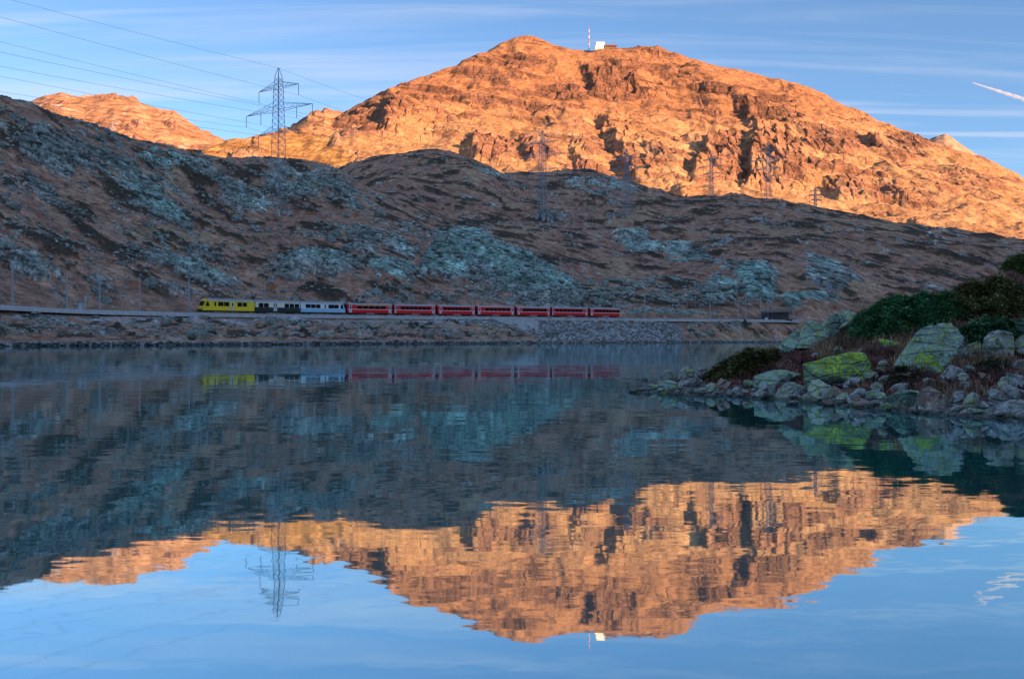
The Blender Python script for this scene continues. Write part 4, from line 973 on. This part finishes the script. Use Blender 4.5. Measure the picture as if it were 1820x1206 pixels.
def railcar(pxa, pxb, label, lower, upper, zsplit, wins, doors, nose=0, roofbits=(), lettering='Rhätische Bahn', lcol='black'):
    """one car of the motor unit; nose = +1 cab in front, -1 cab at the back"""
    L, W = car_len(pxa, pxb) - .25, 2.65
    root = empty('railcar')
    xf, xb = L / 2 - (1.5 if nose > 0 else 0), -L / 2 + (1.5 if nose < 0 else 0)
    MB().box(xb, xf, -W / 2, W / 2, .55, zsplit).build('body', M[lower], root)
    MB().extrude(side_profile(W, zsplit, 3.05, 3.62), xb, xf).build('upper_body', M[upper], root)
    rf = MB().extrude(roof_profile(W, 3.12, 3.72), xb, xf - .05).build('roof', M['silver'], root)
    for fx in roofbits:
        MB().box(L * (.5 - fx) - .9, L * (.5 - fx) + .9, -.8, .8, 3.7, 3.95).build('roof_unit', M['silver'], rf)
    MB().box(xb + .3, xf - .3, -1.1, 1.1, .25, .56).build('underframe', M['under'], root)
    bogies(root, L)
    windows_on(root, wins, L, W, 1.80, 2.80, M['glass'])
    doors_on(root, doors, L, W, .62, 2.95, M['doorgrey'])
    if nose:
        sg = nose; x0 = (xf if sg > 0 else xb)
        # rounded cab: side outline (x, z) lofted with a narrowing front
        out = [(0, .55), (1.25, .5), (1.5, .75), (1.5, 1.45), (1.32, 1.75), (.75, 3.15), (.35, 3.5), (0, 3.66)]
        v, fcs = [], []
        for (dx, z) in out:
            wy = W / 2 * (1 - .22 * (dx / 1.5) ** 2) * (.72 if z > 3.3 else .97 if z > 2.9 else 1)
            v += [(x0 + sg * dx, -wy, z), (x0 + sg * dx, wy, z)]
        for k in range(len(out) - 1):
            fcs.append((2 * k, 2 * k + 1, 2 * k + 3, 2 * k + 2))
        fcs += [tuple(range(0, 2 * len(out), 2)), tuple(range(1, 2 * len(out), 2))]
        q = MB(); q.v, q.f = v, fcs; cab = q.build('cab', M[lower], root)
        q = MB(); e = .035
        q.v = [(x0 + sg * (1.34 + e), -.95, 1.78), (x0 + sg * (1.34 + e), .95, 1.78), (x0 + sg * (.78 + e), .98, 3.08), (x0 + sg * (.78 + e), -.98, 3.08),
               (x0 + sg * (1.30), -.95, 1.78), (x0 + sg * (1.30), .95, 1.78), (x0 + sg * (.74), .98, 3.08), (x0 + sg * (.74), -.98, 3.08)]
        q.f = [(0, 1, 2, 3), (4, 5, 6, 7), (0, 1, 5, 4), (1, 2, 6, 5), (2, 3, 7, 6), (3, 0, 4, 7)]
        q.build('windscreen', M['glass'], cab)
        for sd in (-1, 1):
            y = sd * (W / 2 + .012)
            q = MB(); q.v = [(x0 + sg * t, yy, z) for yy in (y, y - sd * .12) for t, z in ((-.55, 1.75), (.62, 1.72), (.28, 2.85), (-.10, 2.85))]
            q.f = [(0, 1, 2, 3), (4, 5, 6, 7), (0, 1, 5, 4), (1, 2, 6, 5), (2, 3, 7, 6), (3, 0, 4, 7)]
            q.build('cab_side_window', M['glass'], cab)
            hl = MB().bar((x0 + sg * 1.46, sd * .72, 1.25), (x0 + sg * 1.56, sd * .72, 1.25), .14, k=10).build('headlight', M['lamp'], cab)
        MB().box(min(x0, x0 + sg * 1.75), max(x0, x0 + sg * 1.75), -1.0, 1.0, .15, .62).build('snow_plough', M['under'], cab)
        MB().box(min(x0 + sg * 1.5, x0 + sg * 1.9), max(x0 + sg * 1.5, x0 + sg * 1.9), -.15, .15, .62, .9).build('coupler', M['under'], cab)
    for x, on in ((L / 2, nose <= 0), (-L / 2, nose >= 0)):
        if on: MB().box(min(x, x + math.copysign(.2, x)), max(x, x + math.copysign(.2, x)), -.9, .9, .7, 3.1).build('gangway_bellows', M['black'], root)
    if lettering: text(root, lettering, L * .02, -W / 2 - .012, 1.28, .34, M[lcol])
    place_car(root, pxa, pxb)
    return tag(root, label, 'railcar', 'cars of the train')
railcar(355.5, 448, 'yellow leading railcar with a slanted windscreen cab', 'yellow', 'yellow', 1.5, [(.213, .237), (.284, .379), (.398, .49), (.659, .742), (.763, .841)], [(.533, .585)], 1, (.3, .52, .74))
railcar(449, 529, 'railcar with cream upper half and blackish lower half, coupled behind the yellow one', 'dkgreen', 'cream', 1.72, [(.073, .167), (.188, .285), (.653, .745), (.766, .86), (.882, .976)], [(.398, .436), (.44, .478)], 0, (.2, .8), lcol='cream')
c3 = railcar(530, 611, 'white and light blue railcar coupled between the cream one and the red coaches', 'ltblue', 'paleblue', 1.55, [(.107, .205), (.221, .315), (.331, .42), (.608, .725), (.736, .832), (.885, .912)], [(.512, .557)], -1, (.25, .5, .75), lcol='ltblue')
# folded current collector on the pale car
for q in (c3,):
    pg = MB().box(2.2, 4.2, -.6, .6, 3.85, 3.93).build('current_collector', M['steel'], q)
    MB().bar((4.1, 0, 3.95), (2.6, 0, 4.6), .05).bar((2.6, 0, 4.6), (4.2, 0, 5.3), .04).bar((4.2, -.7, 5.32), (4.2, .7, 5.32), .04).build('collector_arm', M['steel'], pg)
def coach(pxa, pxb, label, wins, doors, stripe=None, small=()):
    L, W = car_len(pxa, pxb) - .3, 2.6
    root = empty('coach')
    MB().extrude(side_profile(W, .6, 2.95, 3.42), -L / 2, L / 2).build('body', M['red'], root)
    rf = MB().extrude(roof_profile(W, 3.0, 3.5), -L / 2 + .05, L / 2 - .05).build('roof', M['silver'], root)
    for fx in (.2, .4, .6, .8): MB().box(L * (.5 - fx) - .18, L * (.5 - fx) + .18, -.18, .18, 3.48, 3.62).build('roof_vent', M['silver'], rf)
    MB().box(-L / 2 + .4, L / 2 - .4, -1.0, 1.0, .3, .6).build('underframe', M['under'], root)
    MB().box(-1.6, 1.2, -1.05, 1.05, .22, .58).build('battery_box', M['steel'], root)
    bogies(root, L)
    for sd in (-1, 1):
        y = sd * W / 2
        MB().box(-L / 2 + .02, L / 2 - .02, min(y, y + sd * .012), max(y, y + sd * .012), 1.55, 1.70).build('stripe', M['white'], root)
        if stripe:
            MB().box(L * (.5 - stripe[1]), L * (.5 - stripe[0]), min(y, y + sd * .016), max(y, y + sd * .016), 2.74, 2.9).build('first_class_stripe', M['orange'], root)
    windows_on(root, wins, L, W, 1.84, 2.66, M['glass'])
    windows_on(root, small, L, W, 2.0, 2.6, M['glass'], M['white'])
    doors_on(root, doors, L, W, .62, 2.85, M['doorgrey'])
    for x in (L / 2, -L / 2):
        MB().box(min(x, x + math.copysign(.14, x)), max(x, x + math.copysign(.14, x)), -.75, .75, .8, 3.0).build('gangway_bellows', M['black'], root)
    text(root, 'RhB', L * .28, -W / 2 - .012, 1.05, .3, M['white'])
    place_car(root, pxa, pxb)
    return tag(root, label, 'coach', 'cars of the train')
def even(a, b, n, gap=.18):
    st = (b - a) / n
    return [(a + st * (i + gap / 2), a + st * (i + 1 - gap / 2)) for i in range(n)]
coach(613.5, 694, 'red coach with five windows under an orange stripe, next to the pale blue railcar', even(.2, .85, 5), [(.03, .09), (.915, .975)], (.19, .93))
coach(697, 771, 'red coach second in the red row, behind the five-window one', even(.15, .87, 7), [(.0, .035), (.92, .975)], small=[(.065, .10)])
coach(774.5, 841, 'red coach third in the red row', even(.14, .86, 7), [(.04, .09), (.93, .985)], small=[(.87, .905)])
coach(844.5, 911, 'red coach in the middle of the red row, with bright grey end doors', even(.2, .88, 6), [(.02, .075), (.92, .98)])
coach(914.5, 974.5, 'red coach fifth in the red row, followed by two more', even(.17, .9, 7), [(.03, .08), (.93, .98)], small=[(.11, .15)])
coach(977.5, 1042, 'red coach last but one in the red row', even(.08, .84, 7), [(.0, .03), (.93, .98)], small=[(.86, .90)])
coach(1045, 1100, 'rearmost red coach with a short orange stripe over its end windows', even(.14, .96, 7), [(.02, .075), (.97, .995)], (.62, .96))

# ------------------------------------------------------------------ overhead line
mast_pole = MB().bar((0, 0, -.8), (0, 0, 9.4), .22, .17, 4).mesh('pole', M['steel'])
mast_foot = MB().box(-.4, .4, -.4, .4, -1.2, .15).mesh('footing', M['concrete'])
mast_arm = MB().bar((0, 0, 6.9), (0, -2.9, 6.2), .045).bar((0, 0, 5.9), (0, -2.9, 6.15), .035).mesh('bracket_arm', M['steel'])
mast_ins = MB().bar((0, -.35, 6.8), (0, -.75, 6.72), .09, k=8).mesh('insulator', M['insul'])
def mast(px, h, label, off=3.0, arm=True, scale=1.0):
    s = s_of_px(min(px, 1411)); c = on_track(s); d = (on_track(s + 1) - on_track(s - 1)).normalized(); q = Vector((-d.y, d.x, 0))
    Yt = c.y + off; p = Vector((float(px2u(px)) * Yt, Yt, c.z - .25))
    o = empty('catenary_mast', p, (0, 0, math.atan2(d.y, d.x)))
    o.scale = (scale, scale, h / 9.4)
    obj('pole', mast_pole, None, o); obj('footing', mast_foot, None, o)
    if arm:
        a = obj('bracket_arm', mast_arm, None, o); obj('insulator', mast_ins, None, a)
    return tag(o, label, 'mast', 'catenary masts along the railway')
for px, h, lb in [(22, 9.3, 'catenary mast by the track bend beyond the grey cabinet, farthest from the train'), (119, 8.4, 'catenary mast just ahead of the grey cabinet'), (177, 8.3, 'catenary mast on the train side of the grey cabinet'), (248, 8.9, 'catenary mast between the grey cabinet and the train, second from the yellow railcar'), (336, 9.2, 'catenary mast close to the nose of the yellow railcar'),
                  (471, 9.6, 'catenary mast rising behind the cream and blackish railcar'), (670, 9.7, 'catenary mast rising behind the five-window red coach'), (908, 9.9, 'catenary mast rising behind the middle red coaches, before the teal cliff'), (1146, 10.3, 'catenary mast standing alone above the masonry slope past the last coach'), (1262, 10.3, 'catenary mast standing alone above the rocky knoll')]:
    mast(px, h, lb)
for px, h, lb in [(1312, 8.2, 'short catenary mast set back from the track before the gallery'), (1325, 9.9, 'tall catenary mast nearest the knoll in the cluster before the gallery'), (1352, 9.4, 'catenary mast at the open end of the dark gallery'), (1365, 10.2, 'tall catenary mast in front of the dark gallery beside a white box'), (1373, 9.2, 'catenary mast halfway along the dark gallery'), (1411, 5.0, 'low mast past the far end of the dark gallery')]:
    mast(px, h, lb, 3.2, False, .85)
for hgt, rad, lb in [(5.55, .03, 'contact wire over the track'), (6.7, .03, 'carrying cable above the contact wire over the track')]:
    mb = MB(); sgs = np.linspace(s_of_px(-60), s_of_px(1405), 60); pts = [on_track(s) + Vector((0, 0, hgt)) for s in sgs]
    for a, b in zip(pts[:-1], pts[1:]): mb.bar(a, b, rad, k=3)
    tag(mb.build('overhead_wire', M['wire']), lb, 'wire', 'overhead wires of the railway')

# ------------------------------------------------------------------ lineside things
def at_rail(px, off, dz=-.3):
    Yq = float(rail_Y(px)) + off
    return Vector((float(px2u(px)) * Yq, Yq, float(rail_z(px)) + dz))
o = empty('lineside_cabinet', at_rail(145, -3.2, -.4))
MB().box(-.85, .85, -.6, .6, 0, 1.85).build('wall', M['concrete'], o)
MB().box(-.95, .95, -.7, .7, 1.853, 1.98).build('roof', M['concrete'], o)
d = MB().box(-.35, .35, -.66, -.603, .1, 1.6).build('door', M['doorgrey'], o); MB().box(.2, .27, -.7, -.662, .8, .95).build('handle', M['under'], d)
q = MB().bar((.75, .3, 1.9), (.75, .3, 2.4), .3, .34, 8).build('vent_cowl', M['steel'], o); MB().bar((.75, .3, 2.403), (.75, .3, 3.5), .42, .02, 8).build('cowl_tip', M['steel'], q)
tag(o, 'small pale grey cabinet with a pointed cowl beside the track bend', 'cabinet')
# concrete wall left of the masonry slope
q = MB(); NA, NB = 12, 6
for lift in (.55, -1.2):
    for j in range(NB):
        v = j / (NB - 1)
        for i in range(NA):
            t = i / (NA - 1); xa = 872 + (957 - 872) * t; xb = 926 + (957 - 926) * t
            p = HG.hit(xa + (xb - xa) * v, 568 + (589 - 568) * v); q.v.append((p.x, p.y - .3, p.z + lift))
idx = lambda k, j, i: k * NA * NB + j * NA + i
for j in range(NB - 1):
    for i in range(NA - 1):
        q.f += [tuple(idx(k, *c) for c in ((j, i), (j, i + 1), (j + 1, i + 1), (j + 1, i))) for k in (0, 1)]
for i in range(NA - 1):
    for j in (0, NB - 1): q.f.append((idx(0, j, i), idx(0, j, i + 1), idx(1, j, i + 1), idx(1, j, i)))
for j in range(NB - 1):
    for i in (0, NA - 1): q.f.append((idx(0, j, i), idx(0, j + 1, i), idx(1, j + 1, i), idx(1, j, i)))
tag(q.build('concrete_wall', M['concrete']), 'bare wedge-shaped sloping concrete wall under the track beside the masonry slope', 'wall')
# gallery roof over the track on the right
g = empty('rock_gallery', at_rail(1382, -2.5, -.3))
wl_ = 52 / F * 405; n_s = 16
MB().box(-wl_ / 2, wl_ / 2, 4.5, 5.0, 0, 3.6).build('back_wall', M['gallery'], g)
q = MB(); q.v = [(-wl_ / 2, 0, 3.1), (wl_ / 2, 0, 3.4), (wl_ / 2, 5, 4.2), (-wl_ / 2 + 2, 5, 4.2), (-wl_ / 2, 0, 2.9), (wl_ / 2, 0, 3.2), (wl_ / 2, 5, 4.0), (-wl_ / 2 + 2, 5, 4.0)]
q.f = [(0, 1, 2, 3), (4, 5, 6, 7), (0, 1, 5, 4), (1, 2, 6, 5), (2, 3, 7, 6), (3, 0, 4, 7)]; q.build('roof', M['gallery'], g)
for k in range(n_s):
    x = -wl_ / 2 + .15 + k * (wl_ - .3) / (n_s - 1); MB().box(x - .1, x + .1, -.12, .08, 0, 2.95).build('post', M['gallery'], g)
MB().box(-wl_ / 2, wl_ / 2, -.1, .1, -.4, .2).build('sill_beam', M['under'], g)
tag(g, 'dark slatted gallery covering the track where it meets the cliff', 'gallery')
p = at_rail(1362, -3.3, -.5); o = empty('signal_box', p)
MB().box(-.5, .5, -.3, .3, 0, 1.0).build('housing', M['white'], o); MB().box(-.55, .55, -.35, .35, 1.003, 1.08).build('lid', M['doorgrey'], o)
tag(o, 'small white box on the ground in front of the dark gallery', 'box')
for px, py, lb in [(1452, 512, 'dark flared panel on a post above the gallery, the upper of the two'), (1473, 520, 'dark flared panel on a post above the gallery, the lower of the two')]:
    p = HG.hit(px, py + 4); k = p.y / F; o = empty('flared_panel', p)
    MB().bar((0, 0, -1), (0, 0, 12 * k), .12).build('post', M['pylon'], o)
    q = MB(); a, b, h0, h1 = 3.5 * k, 6.5 * k, 8 * k, 19 * k
    q.v = [(-a, -.15, h0), (a, -.15, h0), (b, -.4, h1), (-b, -.4, h1), (-a, .15, h0), (a, .15, h0), (b, -.1, h1), (-b, -.1, h1)]
    q.f = [(0, 1, 2, 3), (4, 5, 6, 7), (0, 1, 5, 4), (1, 2, 6, 5), (2, 3, 7, 6), (3, 0, 4, 7)]; q.build('panel', M['pylon'], o)
    tag(o, lb, 'panel', 'flared panels above the gallery')
p = HG.hit(1379, 601); o = empty('marker_post', p); MB().box(-.25, .25, -.2, .2, -.3, 1.1).build('post', M['white'], o); MB().box(-.3, .3, -.25, .25, 1.103, 1.25).build('cap', M['steel'], o)
tag(o, 'small white marker post on the shore below the gallery', 'post')
for px, py, hp, lb in [(46, 412, 62, 'slender pole on the slope above the bend of the track'), (450, 442, 44, 'slender pole standing in the pale rocks above the yellow railcar'), (1221, 547, 22, 'short pole on the grass behind the last lone mast'), (1236, 545, 46, 'thin tall pole on the grass behind the last lone mast')]:
    p = HG.hit(px, py, 180); k = p.y / F; o = empty('power_pole', p)
    MB().bar((0, 0, -.5), (0, 0, hp * k), .14, .09, 6).build('pole', M['pylon'], o); MB().bar((-.8, 0, hp * k - .5), (.8, 0, hp * k - .5), .07).build('crossbar', M['pylon'], o)
    tag(o, lb, 'pole', 'poles on the far slopes')

# ------------------------------------------------------------------ pylons and cables
LD = Vector((.577, .817, 0)); AR = Vector((.817, -.577, 0))
WID = [(0, .047), (.10, .043), (.385, .034), (.554, .031), (.708, .027), (.862, .023), (.94, .017), (1.0, .002)]
ARMS = [(.554, .596, .205, (1.0,)), (.708, .758, .335, (1.0, .5)), (.862, .904, .200, (1.0,))]
def pylon(base, H, label, bar=.13):
    bar = bar or .17
    o = empty('power_pylon', base, (0, 0, math.atan2(AR.y, AR.x)))        # local x along the arms, local y along the line
    wd = lambda t: float(np.interp(t, [a for a, _ in WID], [b for _, b in WID])) * H
    lv = [a for a, _ in WID]
    att = {}
    for sx in (-1, 1):
        for sy in (-1, 1):
            lg = MB()
            for a, b in zip(lv[:-1], lv[1:]): lg.bar((sx * wd(a), sy * wd(a), a * H - (.5 if a == 0 else 0)), (sx * wd(b), sy * wd(b), b * H), bar)
            lg.build('leg', M['pylon'], o)
            MB().box(sx * wd(0) - .7, sx * wd(0) + .7, sy * wd(0) - .7, sy * wd(0) + .7, -3, .9).build('footing', M['concrete'], o)
    br = MB(); ts = []; t = .03
    while t < .955: ts.append(t); t += max(.018, 1.5 * wd(t) / H)
    for a, b in zip(ts[:-1], ts[1:]):
        wa, wb = wd(a), wd(b)
        for i in range(4):
            c = [(-1, -1), (1, -1), (1, 1), (-1, 1)]; p0, p1 = c[i], c[(i + 1) % 4]
            br.bar((p0[0] * wa, p0[1] * wa, a * H), (p1[0] * wb, p1[1] * wb, b * H), bar * .55, k=3); br.bar((p1[0] * wa, p1[1] * wa, a * H), (p0[0] * wb, p0[1] * wb, b * H), bar * .55, k=3)
    br.build('lattice_bracing', M['pylon'], o)
    for ai, (zl, zh, ln, hang) in enumerate(ARMS):
        for sx in (-1, 1):
            am = MB(); tip = Vector((sx * ln * H, 0, zl * H))
            for sy in (-1, 1):
                lo, hi = Vector((sx * wd(zl), sy * wd(zl), zl * H)), Vector((sx * wd(zh), sy * wd(zh), zh * H))
                am.bar(lo, tip, bar * .8).bar(hi, tip, bar * .7)
                for k in range(1, 5): am.bar(lo.lerp(tip, k / 5), hi.lerp(tip, (k - .5) / 5), bar * .45, k=3).bar(lo.lerp(tip, k / 5), hi.lerp(tip, (k + .5) / 5), bar * .45, k=3)
            ao = am.build('cross_arm', M['pylon'], o)
            for hf in hang:
                x = sx * (wd(zl) + (ln * H - wd(zl)) * hf)
                il = .077 * H
                MB().bar((x, 0, zl * H), (x, 0, zl * H - il), .13, .13, 6).build('insulator', M['insul'], ao)
                att[(ai, sx, hf)] = Vector(base) + AR * x + Vector((0, 0, zl * H - il))
    att['top'] = Vector(base) + Vector((0, 0, H))
    tag(o, label, 'pylon', 'power pylons of the valley line')
    return att
bp = HG.hit(495, 380, 300); bp.z -= .4
P1 = pylon(bp, float(zat(121, bp.y)) - bp.z, 'tallest lattice power pylon on the dark slope above the railcars')
far = []
for px, top, Yp, lb in [(964, 232, HG.hit(964, 390, 400).y, 'lattice pylon rising from the dark slope before the sunlit crags, next along the line'), (1114, 265, HG.hit(1114, 388, 400).y, 'lattice pylon behind the dark rocky hill, third along the line'), (1264, 273, 826, 'thin lattice pylon by the shaded gullies left of the tall dark one'), (1365, 253, 802, 'tall dark lattice pylon against the sunlit gullies'), (1449, 332, 782, 'smallest lattice pylon over the sunlit meadow')]:
    gz = HG.z(px, Yp); b = Vector((float(px2u(px)) * Yp, Yp, gz - .3))
    far.append(pylon(b, float(zat(top, Yp)) - b.z, lb, 0))
def cable(a, b, sag, rad=.05, n=18):
    mb = MB(); pts = []
    for i in range(n + 1):
        t = i / n; p = a.lerp(b, t); p.z -= sag * 4 * t * (1 - t); pts.append(p)
    for u, v in zip(pts[:-1], pts[1:]): mb.bar(u, v, rad, k=3)
    return mb
keys = ['top', (2, 1, 1.0), (2, -1, 1.0), (1, 1, 1.0), (1, 1, .5), (1, -1, .5), (1, -1, 1.0), (0, 1, 1.0), (0, -1, 1.0)]
ends = [-25, 10, 56, 76, 103, 120, 150, 160, 172]
names = ['earth wire from the peak of', 'right cable of the top arm of', 'left cable of the top arm of', 'outer right cable of the middle arm of', 'inner right cable of the middle arm of', 'inner left cable of the middle arm of', 'outer left cable of the middle arm of', 'right cable of the lowest arm of', 'left cable of the lowest arm of']
for k, ey, nm in zip(keys, ends, names):
    a = P1[k]; t = 0.0                                             # run back along the line until it is well out of view
    ue = float(px2u(-60)); L = (a.x - ue * a.y) / (LD.x - ue * LD.y)
    b = a - LD * L; b.z = float(zat(ey, b.y)) ; b2 = a + (b - a) * 1.35
    tag(cable(a, b2, .9).build('power_cable', M['wire']), nm + ' the tallest pylon, running down the valley', 'cable', 'cables of the power line')
    tag(cable(a, far[0][k], 7.0).build('power_cable', M['wire']), nm + ' the tallest pylon, running to the next pylon', 'cable', 'cables of the power line')
    tag(cable(far[0][k], far[1][k], 5.0).build('power_cable', M['wire']), nm + ' the second pylon, running on to the third', 'cable', 'cables of the power line')

# ------------------------------------------------------------------ summit station
def top_at(px):
    i = int(np.searchsorted(mpx, px)); y = CY - F * (MZ[:, i] - CH) / MY[:, i]; k = int(np.argmin(y))
    return Vector((float(px2u(px)) * MY[k, i], MY[k, i], MZ[k, i]))
p = top_at(1047); k = p.y / F; o = empty('summit_mast', p)
for i in range(8):
    MB().bar((0, 0, i * 5.4 * k - (3 if i == 0 else 0)), (0, 0, (i + 1) * 5.4 * k), .9 * k * (1 - .07 * i), .9 * k * (.93 - .07 * i), 6).build('mast_section', M['redmast' if i % 2 else 'bright'] if i > 1 else M['pylon'], o)
MB().bar((0, 0, 14 * k), (0, 0, 15.5 * k), 2.2 * k, k=8).build('platform', M['pylon'], o)
tag(o, 'red and white striped mast on the mountain summit', 'mast')
p = top_at(1070); k = p.y / F; o = empty('summit_station', p - Vector((0, 6, 1)))
MB().box(-13 * k, 2 * k, -8, 8, -4 * k, 3.2 * k).build('wall', M['bright'], o)
MB().box(-11 * k, 4 * k, -6, 6, 3.2 * k + .01, 10 * k).build('tower_block', M['bright'], o)
for i in range(3): MB().box((-9 + i * 4.5) * k, (-6.5 + i * 4.5) * k, -6.15, -5.9, 5 * k, 8 * k).build('shutter', M['doorgrey'], o)
MB().box(4 * k + .02, 25 * k, -7, 7, -4 * k, 3.6 * k).build('restaurant_wall', M['brownwall'], o)
rf = MB().box(3.6 * k, 26 * k, -8, 8, 3.6 * k + .01, 4.8 * k).build('roof', M['brownwall'], o)
for i in range(6): MB().box((6 + i * 3.1) * k, (8 + i * 3.1) * k, -7.2, -6.9, .6 * k, 2.8 * k).build('window', M['glass'], o)
tag(o, 'white block station with a long low brown building on the mountain summit', 'building')

# ------------------------------------------------------------------ condensation trail high over the right slope
m, nn, ll, b = new_mat('ice_cloud')
b.inputs['Base Color'].default_value = (.9, .9, .9, 1); b.inputs['Roughness'].default_value = 1
tr = nn.new('ShaderNodeBsdfTransparent'); ms = nn.new('ShaderNodeMixShader'); lw = nn.new('ShaderNodeNewGeometry'); nz = nn.new('ShaderNodeTexNoise'); nz.inputs['Scale'].default_value = .01
ll.new(lw.outputs['Position'], nz.inputs['Vector']); mr = nn.new('ShaderNodeMapRange'); ll.new(nz.outputs['Fac'], mr.inputs['Value']); mr.inputs['To Min'].default_value = .0; mr.inputs['To Max'].default_value = .5
ll.new(mr.outputs[0], ms.inputs[0]); ll.new(tr.outputs[0], ms.inputs[1]); ll.new(b.outputs[0], ms.inputs[2]); ll.new(ms.outputs[0], nn['Material Output'].inputs['Surface'])
mb = MB(); N, K = 24, 8
for i in range(N + 1):
    t0 = i / N; c = pt(1728 + 130 * t0, 147 + 42 * t0, 12000); rr = 4 + 26 * t0 ** .7 * (1 + .25 * math.sin(i * 2.3))
    mb.v += [(c.x + .3 * rr * math.cos(k * 6.2832 / K), c.y + rr * math.sin(k * 6.2832 / K), c.z + rr * math.cos(k * 6.2832 / K)) for k in range(K)]
    if i: mb.f += [((i - 1) * K + k, (i - 1) * K + (k + 1) % K, i * K + (k + 1) % K, i * K + k) for k in range(K)]
tag(mb.build('contrail', m, smooth=True), 'short white condensation trail in the blue sky over the mountain flank', 'contrail', kind='stuff')
